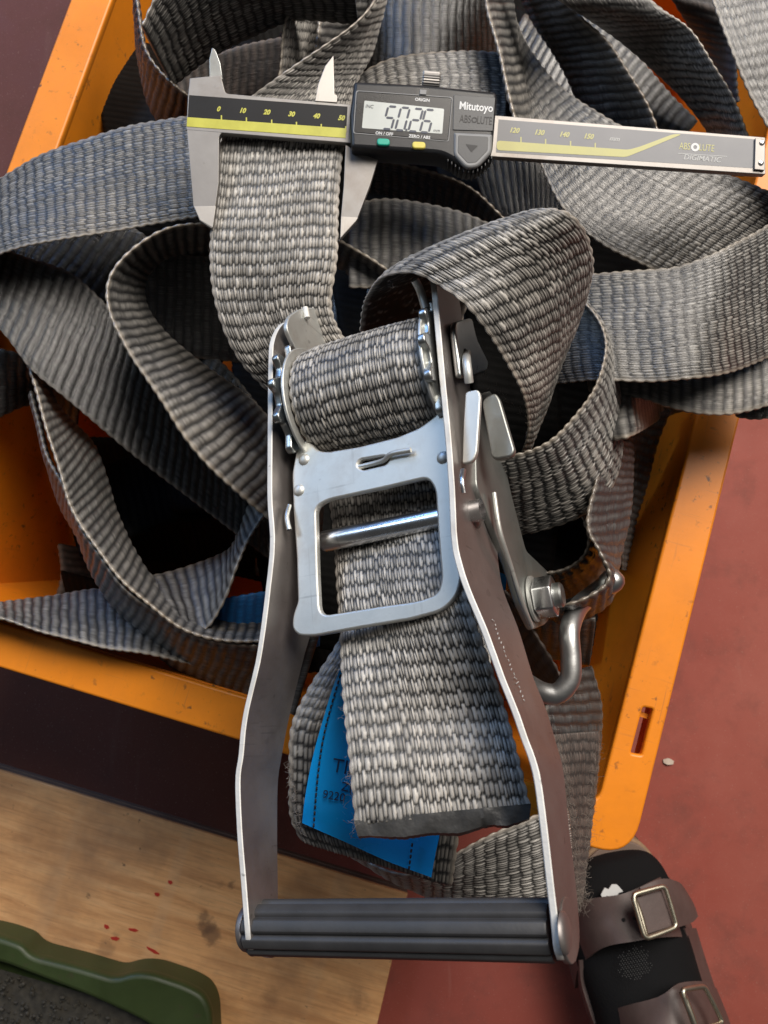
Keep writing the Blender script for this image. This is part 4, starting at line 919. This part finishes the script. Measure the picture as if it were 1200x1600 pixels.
# nut and bolt
bq = rloc(RS(832, 936, 28)); bx = umx(28, bq[1], bq[2])
lk('washer', lathe([(0, 0), (.0088, 0), (.0088, .001), (0, .001)], bx, 36), 'zinc_plated_steel', world=False)
hexp = [(.0080*math.cos(t), .0080*math.sin(t)) for t in np.radians(np.arange(6)*60+12)]
nut = lk('nut', plate([rounded(hexp, .0006, 2)], .0075, .0009, bx @ Matrix.Translation((0, 0, .0088))), 'bright_steel', world=False)
lk('bolt_end', lathe([(0, .0117), (.0040, .0117), (.0047, .0110), (.0047, .0088), (.0058, .0086), (.0058, .006)], bx, 32), 'gear_steel', world=False)
# hook
hk = root('steel_hook', 'bent round steel hook bar with a rounded end, right of the ratchet bolt', 'hook', loc=P(890, 1000, 285))
link('bar', tube([P(946, 915, 262), P(925, 930, 266), P(903, 950, 276), P(890, 985, 286), P(892, 1030, 288), P(890, 1062, 288), P(872, 1083, 287), P(848, 1082, 285), P(820, 1066, 278)], .0040, 20, 70), 'hook_steel', hk)
link('rounded_end', lathe([(0, -.0052), (.003, -.0045), (.0048, -.002), (.0050, .001), (.0042, .0035), (.0024, .005), (0, .0054)], zaxis(P(955, 909, 268), (.6, .6, .4)), 28), 'hook_steel', hk)

# ------------------------------------------------------------ digital caliper
DC = .3185; K = DC/FPX
ca = math.radians(-5.0)
camx = RC[:, 0]; camy = RC[:, 1]; camz = RC[:, 2]
CX = math.cos(ca)*camx+math.sin(ca)*camy; CY = -math.sin(ca)*camx+math.cos(ca)*camy
CO_ = D(540, 190, DC)
cal = root('digital_caliper', 'steel digital caliper with black display measuring the width of the grey strap', 'caliper', mat=axes(CO_, CX, CY, camz))
def c2(px, py, lift=0.0):         # pixel -> caliper plane (raised by lift mm), in local metres
    k = (DC-lift/1000)/FPX; x, y = (px-600)*k, -(py-800)*k
    ox, oy = (540-600)*K, -(190-800)*K; x -= ox; y -= oy
    return (math.cos(ca)*x+math.sin(ca)*y, -math.sin(ca)*x+math.cos(ca)*y)
def cp(name, pts, z, thick, bev, mat, rr=0, parent=None, holes=()):
    """outline in photograph pixels on the plane z mm above the beam face"""
    f = lambda pl: rounded([(*c2(p[0], p[1], z), *([p[2]*K] if len(p) > 2 else [])) for p in pl], rr*K)
    return link(name, plate([f(pts)]+[f(h) for h in holes], thick/1000, bev/1000, Matrix.Translation((0, 0, z/1000))), mat, parent or cal, world=False)
def ct(s, px, py, hpx, mat, z, parent, ang=0, **kw):
    x, y = c2(px, py, z)
    me = text_mesh(s, hpx*K*1.38, Matrix.Translation((x, y, z/1000+.00003)) @ Matrix.Rotation(math.radians(ang), 4, 'Z'), **kw)
    return link('print', me, mat, parent, world=False)
beam = cp('beam', [(291, 200), (293.5, 150), (296.5, 122, 2), (345, 117.5), (352, 146, 6), (545, 163), (779, 180.5), (1196, 214.5, 2), (1196.5, 272.5, 2), (775, 245), (541, 223), (291, 203)], 0, 3.0, .25, 'satin_steel')
cp('fixed_jaw', [(291, 190), (302, 322), (312, 345), (331, 357), (337, 318), (341.5, 285), (342, 212, 4), (348, 206, 3), (354, 204), (354, 190)], -.05, 3.0, .15, 'satin_steel')
cp('jaw_knife', [(303, 322), (337, 322), (332.5, 355.5), (312.5, 344)], .12, .5, .1, 'jaw_tip_steel')
cp('upper_fixed_jaw', [(327, 124), (327, 92), (331, 74, 2), (336, 77, 2), (344, 98), (348, 124)], -.5, 1.6, .2, 'gear_steel')
cp('scale_face', [(295.5, 148.5), (543, 166.5), (541, 206), (293, 190)], .06, .2, 0, 'scale_face_black', parent=beam)
cp('yellow_band', [(292.6, 183), (541, 200.5), (540, 215.5), (291.6, 197.5)], .14, .1, 0, 'scale_yellow', parent=beam)
for k, x in enumerate((346, 385, 424.5, 463.2, 502, 540.2)):
    y = 189+(x-346)*.0875-5; w = 1.0
    cp('tick', [(x-w, y-4), (x+w, y-4), (x+w, y+6), (x-w, y+6)], .15, .08, 0, 'scale_yellow', parent=beam)
for s, x, y in (('0', 341, 170.5), ('10', 378.5, 173), ('20', 416.5, 175.5), ('30', 455, 178.5), ('40', 494, 181.5), ('50', 533, 184.5)):
    ct(s, x, y, 7.6, 'scale_yellow', .09, beam, shear=.3, bold=.00012, sx=.92)
# right-hand stretch of the beam
cp('scale_face', [(779, 186.5), (1181, 217.5), (1180, 263), (775, 238)], .06, .2, 0, 'scale_face_sheen', parent=beam)
cp('yellow_band', [(776, 219.5), (982, 234), (1000, 229), (1052, 209.5), (1066, 209.5), (1012, 232), (978, 245.5), (776, 234.5)], .14, .1, 0, 'scale_yellow_soft', rr=6, parent=beam)
for x in (814, 852.5, 891.5, 930):
    y = 214+(x-814)*.08
    cp('tick', [(x-1, y), (x+1, y), (x+1, y+9), (x-1, y+9)], .15, .08, 0, 'scale_yellow_soft', parent=beam)
for s, x, y in (('120', 803, 204), ('130', 842, 207.3), ('140', 881, 210.5), ('150', 919, 213.5)): ct(s, x, y, 8, 'scale_yellow_soft', .09, beam, shear=.3, bold=.0001, sx=.92)
ct('mm', 960, 217, 7.5, 'print_pale', .09, beam, shear=.3, bold=.00005)
ct('ABS', 1070, 229.0, 11, 'scale_yellow_soft', .09, beam, sx=.68); ct('LUTE', 1104, 231.5, 11, 'scale_yellow_soft', .09, beam, sx=.70)
x, y = c2(1086, 230.2); ring_ = lambda r: [(x+r*math.cos(t), y+r*math.sin(t)) for t in np.linspace(0, 2*math.pi, 25)[:-1]]
link('print', plate([ring_(6.6*K), ring_(3.1*K)[::-1]], .0001, 0, Matrix.Translation((0, 0, .00016))), 'print_white', beam, world=False)
cp('print', [(1059, 239), (1136, 244), (1136, 245), (1059, 240)], .13, .06, 0, 'print_pale', parent=beam)
ct('DIGIMATIC', 1097, 248, 8.5, 'print_pale', .09, beam, sx=1.0, bold=.00003, shear=.2)
cp('end_stop', [(1180.5, 215.5), (1196, 217), (1195, 266), (1179, 264.5)], 1.0, 1.2, .2, 'satin_steel', rr=1)
for (px, py) in ((1190.5, 223), (1189, 254.5)):
    x, y = c2(px, py, 1); link('screw', lathe([(.0011, 0), (.0011, .0002), (.0007, .0004), (0, .0004)], Matrix.Translation((x, y, .001)), 16), 'bright_steel', cal, world=False)
# slider: moving jaws behind, body in front
cp('moving_jaw', [(540, 226), (556, 236), (590, 250), (578, 290), (557, 345), (531, 374), (533, 335), (537, 290)], -.6, 2.6, .15, 'satin_steel')
cp('jaw_knife', [(533, 338), (559, 340), (556, 345), (532, 371.5)], -.4, .5, .1, 'jaw_tip_steel')
cp('upper_moving_jaw', [(492, 158), (497, 132), (508, 103), (521, 86.5), (522.5, 147), (527, 149), (526.5, 160)], .3, 1.4, .2, 'jaw_tip_steel')
sl = cp('slider_body', [(553, 126, 5), (660, 131), (776, 143, 6), (777, 152), (770, 236, 8), (757, 254, 8), (740, 262, 12), (722, 260, 10), (705, 248, 12), (688, 240, 12), (650, 237), (548, 231, 6), (546, 180)], 5.6, 13.0, 1.6, 'caliper_black')
cp('bezel', [(557.5, 142.5), (706, 153), (700, 220), (553, 207)], 5.85, 1, .25, 'caliper_bezel', rr=3, parent=sl)
cp('bezel_edge', [(556, 141), (707.5, 151.5), (701.5, 221.5), (551.5, 208.5)], 5.75, .9, .1, 'caliper_grey', rr=4, parent=sl, holes=[[(553, 207), (700, 220), (706, 153), (557.5, 142.5)]])
lcd = cp('display', [(569.5, 157), (694, 170), (691, 209), (565.5, 200)], 5.95, .3, 0, 'lcd_glass', rr=2, parent=sl)
def digit(segs, cx_, cy_, h=35, wd=13.5):
    lx, ly = c2(cx_, cy_, 5.96); hh, ww, tk = h/2*K, wd/2*K, 1.75*K; sh = .17; pls = []
    P_ = {'a': ((-ww, hh), (ww, hh)), 'g': ((-ww, 0), (ww, 0)), 'd': ((-ww, -hh), (ww, -hh)), 'f': ((-ww, hh), (-ww, 0)), 'b': ((ww, hh), (ww, 0)), 'e': ((-ww, 0), (-ww, -hh)), 'c': ((ww, 0), (ww, -hh))}
    ms = []
    for s in segs:
        (x0, y0), (x1, y1) = P_[s]; L = math.hypot(x1-x0, y1-y0); ux, uy = (x1-x0)/L, (y1-y0)/L; g = tk*.55
        q = [(g, 0), (g+tk, tk), (L-g-tk, tk), (L-g, 0), (L-g-tk, -tk), (g+tk, -tk)]
        pts = [(x0+ux*a-uy*b, y0+uy*a+ux*b) for a, b in q]; pts = [(lx+x+sh*y, ly+y) for x, y in pts]
        ms.append(plate([pts], .00006, 0, Matrix.Translation((0, 0, .00601))))
    link('digit', join_meshes(ms), 'lcd_segment', lcd, world=False)
digit('afgcd', 609, 184.2); digit('abcdef', 629, 186.0); digit('abged', 649.5, 187.8); digit('afgedc', 667.5, 189.3)
cp('decimal_point', [(633.5, 201.0), (637.0, 201.2), (636.6, 204.6), (633, 204.4)], 6.01, .06, 0, 'lcd_segment', parent=lcd)
ct('mm', 682, 204, 5.2, 'lcd_segment', 5.97, lcd, shear=.2, sx=.95); ct('INC', 577, 166.5, 5.4, 'lcd_segment', 5.97, lcd, shear=.15, sx=.95)
ct('ORIGIN', 660, 156.3, 4.8, 'print_white', 5.87, sl, bold=.00004); ct('ON / OFF', 600.5, 209, 4.8, 'print_white', 5.87, sl, bold=.00004, sx=.98); ct('ZERO / ABS', 655.5, 214, 4.8, 'print_white', 5.87, sl, bold=.00004, sx=.98)
for nm, m_, px, py, w_, h_ in (('button', 'button_green', 599, 221, 10, 5.6), ('button', 'button_yellow', 654.5, 226, 10.5, 5.6)):
    cp('button_well', [(px-w_-2, py-h_-1.6), (px+w_+2, py-h_-.6), (px+w_+2, py+h_+1.8), (px-w_-2, py+h_+1.2)], 5.70, .4, 0, 'caliper_bezel', rr=5, parent=sl)
    cp(nm, [(px-w_, py-h_), (px+w_, py-h_+1), (px+w_, py+h_+.8), (px-w_, py+h_)], 6.6, 1.5, .5, m_, rr=5, parent=sl)
cp('button_well', [(651, 137), (671, 138.5), (669, 150), (649.5, 149)], 5.72, .4, 0, 'caliper_bezel', rr=2, parent=sl)
cp('button', [(656, 139.5), (667, 140.3), (666, 148), (655.5, 147.2)], 6.2, 1, .2, 'caliper_grey', rr=1, parent=sl)
cp('logo_panel', [(709, 148), (774, 152), (770, 205), (707.5, 203)], 5.9, .6, .2, 'caliper_charcoal', rr=2, parent=sl)
ct('Mitutoyo', 744, 167.5, 12.2, 'print_white', 5.93, sl, bold=.00009, sx=.84)
ct('ABS', 727.0, 186.4, 12.2, 'print_dark', 5.93, sl, sx=.62, bold=.00003); ct('LUTE', 757.0, 188.8, 12.2, 'print_dark', 5.93, sl, sx=.60, bold=.00003)
x, y = c2(741.2, 187.5, 5.9); link('print', plate([ring_(4.6*K), ring_(2.5*K)[::-1]], .0001, 0, Matrix.Translation((0, 0, .00598))), 'print_dark', sl, world=False)
th_ = cp('thumb_rest', [(709, 206), (770, 209), (768.5, 238, 6), (747, 261, 8), (728, 263, 8), (709, 242, 6)], 6.4, 2.4, 1.0, 'caliper_grey', rr=3, parent=sl)
cp('thumb_rest_hollow', [(716, 211), (763, 213.5), (762, 235), (744, 254), (731, 255), (715, 238)], 6.50, .3, .12, 'caliper_charcoal', rr=3, parent=sl)
cp('print', [(727.5, 225), (747, 227.5), (736.5, 238)], 6.58, .08, 0, 'print_dark', rr=1, parent=sl)
for k in range(9):
    t = k/8; px, py = 714+54*t, 141.5+4.5*t
    cp('grip_tooth', [(px-1.6, py-2.6), (px+1.6, py-2.4), (px+1.6, py+3), (px-1.6, py+3)], 4.6, 8, .3, 'caliper_black', parent=sl)
arc = catmull([(700, 250), (712, 259), (725, 266), (742, 267), (757, 258), (768, 246)], 0); arc, _ = resample(arc, arc, 12)
for px, py in arc: cp('grip_tooth', [(px-1.4, py-3), (px+1.4, py-3), (px+1.4, py+2.8), (px-1.4, py+2.8)], 4.4, 7.5, .3, 'caliper_black', parent=sl)
# thumb wheel
wx, wy = c2(673.5, 128, 1); bm = bmesh.new(); rings = []
for z, s in ((-.0035, .9), (-.003, 1), (.003, 1), (.0035, .9)):
    rings.append([bm.verts.new((math.cos(t)*s*(.0034+.00022*(k % 2)), math.sin(t)*s*(.0034+.00022*(k % 2)), z)) for k, t in enumerate(np.linspace(0, 2*math.pi, 49)[:-1])])
for p, q in zip(rings, rings[1:]):
    for i in range(48): bm.faces.new((p[i], p[(i+1) % 48], q[(i+1) % 48], q[i]))
bm.faces.new(rings[0]); bm.faces.new(rings[-1]); me = from_bm(bm, 20)
me.transform(Matrix.Translation((wx, wy, .0015)) @ Matrix.Rotation(math.radians(90), 4, 'Y')); link('thumb_wheel', me, 'satin_steel', cal, world=False)

# ------------------------------------------------------------ sandal and the foot in it
sd = root('sandal', 'dark brown two strap sandal with metal buckles on the red floor at the lower right', 'sandal', loc=P(1000, 1480, 0))
def sole(z, grow=0):
    pts = [(905, 1345), (935, 1318), (975, 1306), (1010, 1322), (1045, 1375), (1072, 1430), (1094, 1490), (1110, 1545), (1128, 1620), (1140, 1720), (1120, 1800), (1060, 1830), (1000, 1800), (970, 1720), (945, 1640), (918, 1560), (898, 1480), (888, 1400)]
    c = P(1010, 1560, 30)
    o = []
    for x, y in pts:
        p = P(x, y, 30); d = (p-c)[:2]; o.append(tuple((p[:2]+d/np.linalg.norm(d)*grow)))
    cc = catmull([(*q, 0) for q in o+[o[0]]], 0)[:-1, :2]; return [tuple(q) for q in cc[::4]]
link('outsole', plate([sole(0)], .008, .001, Matrix.Translation((0, 0, .009))), 'black_rubber_sole', sd)
link('cork_midsole', plate([sole(0, -.0006)], .020, .002, Matrix.Translation((0, 0, .0292))), 'cork_sole', sd)
link('footbed', plate([sole(0, -.003)], .003, .001, Matrix.Translation((0, 0, .0322))), 'sandal_lining', sd)
def pp(*r): return [P(*q) for q in r]
s1 = link('front_strap', sheet([pp((876, 1442, 24), (888, 1416, 46), (925, 1404, 68), (975, 1396, 76), (1018, 1377, 66), (1040, 1368, 44), (1050, 1376, 24)),
    pp((884, 1490, 24), (893, 1462, 50), (930, 1445, 76), (980, 1436, 84), (1030, 1420, 76), (1062, 1418, 48), (1072, 1424, 24)),
    pp((898, 1545, 24), (905, 1512, 52), (940, 1482, 80), (990, 1471, 90), (1045, 1464, 80), (1080, 1466, 50), (1092, 1476, 24))], .0024, 40, 20), 'sandal_leather', sd)
tg = link('strap_tongue', sheet([pp((1000, 1386, 84), (1035, 1373, 78), (1060, 1378, 66), (1070, 1388, 56)), pp((1010, 1425, 91), (1045, 1415, 86), (1075, 1412, 70), (1084, 1412, 60)), pp((1020, 1462, 95), (1050, 1452, 89), (1080, 1442, 72), (1091, 1432, 62))], .0022, 20, 14), 'sandal_leather', sd)
link('side_band', sheet([pp((1070, 1450, 62), (1082, 1490, 58), (1096, 1530, 60), (1110, 1565, 62)), pp((1088, 1450, 30), (1100, 1490, 30), (1113, 1530, 30), (1124, 1565, 30))], .0024, 16, 10), 'sandal_leather', sd)
link('side_band', sheet([pp((905, 1500, 62), (908, 1535, 58), (918, 1570, 60), (928, 1600, 62)), pp((896, 1500, 30), (904, 1540, 30), (914, 1575, 30), (926, 1605, 30))], .0024, 16, 10), 'sandal_leather', sd)
s2 = link('rear_strap', sheet([pp((920, 1600, 24), (928, 1588, 52), (975, 1572, 86), (1030, 1557, 100), (1062, 1536, 98), (1105, 1534, 70), (1120, 1545, 24)),
    pp((935, 1660, 24), (945, 1640, 56), (990, 1625, 96), (1045, 1612, 112), (1100, 1598, 100), (1130, 1590, 60), (1140, 1596, 24)),
    pp((950, 1720, 24), (960, 1700, 60), (1005, 1690, 104), (1065, 1680, 120), (1120, 1668, 104), (1150, 1650, 60), (1158, 1660, 24))], .0024, 40, 20), 'sandal_leather', sd)
def ring_tube(pts, r): 
    pts = [np.array(p) for p in pts]; out = []
    n = len(pts)
    for i in range(n):
        p, a, b = pts[i], pts[i-1], pts[(i+1) % n]; k = .16
        out += [p+(a-p)*k, p+(a-p)*.04+(b-p)*.04, p+(b-p)*k]
    out.append(out[0]); return tube(out, r, 10, 90, False)
bk = link('buckle', ring_tube(pp((988, 1398, 98), (1039, 1384, 92), (1058, 1448, 96), (1008, 1467, 104)), .0015), 'buckle_brass', sd)
link('prong', tube(pp((990, 1402, 96), (1001, 1432, 99), (1009, 1463, 102)), .0019, 10, 12), 'buckle_brass', bk)
link('strap_keeper', sheet([pp((992, 1404, 94), (1034, 1391, 90)), pp((1012, 1459, 99), (1052, 1446, 94))], .002, 8, 8), 'sandal_leather', bk)
bk = link('buckle', ring_tube(pp((1065, 1547, 118), (1101, 1541, 108), (1130, 1598, 108), (1088, 1612, 120)), .0015), 'buckle_brass', sd)
link('prong', tube(pp((1066, 1550, 117), (1078, 1580, 119), (1089, 1610, 120)), .0019, 10, 12), 'buckle_brass', bk)
for px, py in ((974, 1437), (990, 1434), (1026, 1427)):
    link('hole', lathe([(0, 0), (.0011, 0), (.0011, .0006), (0, .0006)], Matrix.Translation(Vector(P(px, py, 84+ (px-974)*.14))), 10), 'print_dark', sd)
pr = root('person', "foot in a black sock with a white patch, wearing the brown sandal", 'person', loc=P(1000, 1600, 33))
bm = bmesh.new(); rings = []
sec = [((956, 1334), 3, 3, 40), ((956, 1338), 20, 9, 42), ((956, 1352), 29, 12, 44), ((958, 1380), 35, 17, 47), ((966, 1420), 37, 21, 50), ((982, 1480), 37, 27, 55), ((998, 1540), 36, 33, 62), ((1018, 1610), 38, 40, 70), ((1035, 1680), 37, 48, 78), ((1050, 1740), 36, 46, 80), ((1060, 1790), 30, 34, 70), ((1066, 1815), 12, 16, 62)]
cs = [np.array([*P(a[0], a[1], 40)[:2], z/1000]) for a, w_, h_, z in sec]
dat = np.array([[*c, w_/1000, h_/1000] for c, (a, w_, h_, z) in zip(cs, sec)]); cc = catmull(dat, 0)[::4]
ax = nz(cs[6]-cs[2]); ax[2] = 0; ax = nz(ax); sx_ = np.array([-ax[1], ax[0], 0])
for q in cc:
    rings.append([bm.verts.new(Vector(q[:3]+sx_*q[3]*math.cos(t)*(1-.10*math.sin(t))+np.array([0, 0, 1])*(q[4]*math.sin(t) if math.sin(t) > 0 else min(q[4], q[2]-.033)*math.sin(t)))) for t in np.linspace(0, 2*math.pi, 33)[:-1]])
for p, q in zip(rings, rings[1:]):
    for i in range(32): bm.faces.new((p[i], p[(i+1) % 32], q[(i+1) % 32], q[i]))
bm.faces.new(rings[0]); bm.faces.new(rings[-1])
link('socked_foot', from_bm(bm, 60), 'black_sock', pr)
link('lower_leg', tube([np.array([*P(1045, 1735, 60)[:2], .08]), np.array([*P(1050, 1760, 60)[:2], .14]), np.array([*P(1055, 1790, 60)[:2], .22])], .034, 24, 20, radii=[.036, .034, .040]), 'black_sock', pr)
link('trouser_leg', tube([np.array([*P(1050, 1765, 60)[:2], .17]), np.array([*P(1060, 1800, 60)[:2], .34])], .06, 28, 20, radii=[.062, .066, .070]), 'trouser_cloth', pr)
pat = [(938, 1397), (944, 1386), (950, 1389), (955, 1381), (963, 1381), (968, 1386), (973, 1392), (966, 1394), (962, 1401), (952, 1404), (948, 1398), (942, 1404)]
pz = [tuple(P(x, y, 66)[:2]) for x, y in pat]
link('sock_patch', plate([rounded(pz, .0006)], .0006, 0, Matrix.Translation((0, 0, .0672))), 'print_white', pr)
ms = []; R = np.random.default_rng(4)
for i in range(-1, 14):
    for j in range(-1, 17):
        px, py = 962+i*4.2+(j % 2)*2.1, 1484+j*3.3-i*.9
        if ((px-992)/28)**2+((py-1506)/27)**2 > R.uniform(.5, 1.2): continue
        z = 84+(py-1484)*.10-abs(px-990)*.18
        ms.append(lathe([(.00032, 0), (0, .0002)], Matrix.Translation(Vector(P(px, py, z))), 6))
link('knit_holes', join_meshes(ms), 'knit_grey', pr)
# bits on the floor
me = sheet([pp((1036, 1187, 1.5), (1045, 1185, 2.5), (1053, 1189, 1.2)), pp((1037, 1192, 1.5), (1044, 1195, 2.5), (1052, 1194, 1.2))], .001, 8, 6)
link('paint_chip', me, 'pale_chip', None, 'small pale chip lying on the red floor right of the crate corner', 'chip')
# loose fibres standing off the worn straps
R = np.random.default_rng(21); ms = []
def fuzz(px0, py0, px1, py1, z, n, spread, length):
    for k in range(n):
        t = R.random(); a = P(px0*(1-t)+px1*t+R.normal(0, spread*.3), py0*(1-t)+py1*t+R.normal(0, spread*.3), z+R.uniform(-2, 2))
        d = R.normal(0, 1, 3); d = nz(d)*length*R.uniform(.4, 1)/1000; e = R.normal(0, 1, 3)*length*.3/1000
        ms.append(tube([a, a+d*.5+e*.6, a+d], .00005, 3, 6, False))
fuzz(868, 1150, 905, 1400, 256, 450, 24, 4); fuzz(934, 1150, 912, 1400, 256, 160, 4, 4); fuzz(454, 1190, 470, 1300, 303, 120, 4, 4); fuzz(760, 900, 790, 960, 272, 60, 8, 8); fuzz(553, 1210, 560, 1300, 330, 20, 3, 9); fuzz(898, 1390, 908, 1412, 252, 120, 6, 7)
R = np.random.default_rng(33)
for a_, b_ in ((0, 1), (2, 3), (6, 7)):
    q = ((600, 434, 343), (828, 660, 318), (532, 1010, 330), (556, 1290, 352), (560, 1310, 354), (826, 1285, 368), (345, 230, 296), (330, 440, 292))
    for k in range(110):
        t = R.random(); p = P(*(np.array(q[a_])*(1-t)+np.array(q[b_])*t+R.normal(0, 2.0, 3))); d = nz(R.normal(0, 1, 3))*R.uniform(.0008, .0028); e = R.normal(0, .0004, 3)
        ms.append(tube([p, p+d*.5+e, p+d], .00003, 3, 5, False))
link('loose_fibres', join_meshes(ms), 'fluff', None, 'fine frayed fibres standing off the worn strap edges', 'fibres', kind='stuff')
print('strap triangles', strap.tris, 'all', sum(len(o.data.polygons) for o in COL.objects if o.type == 'MESH'))
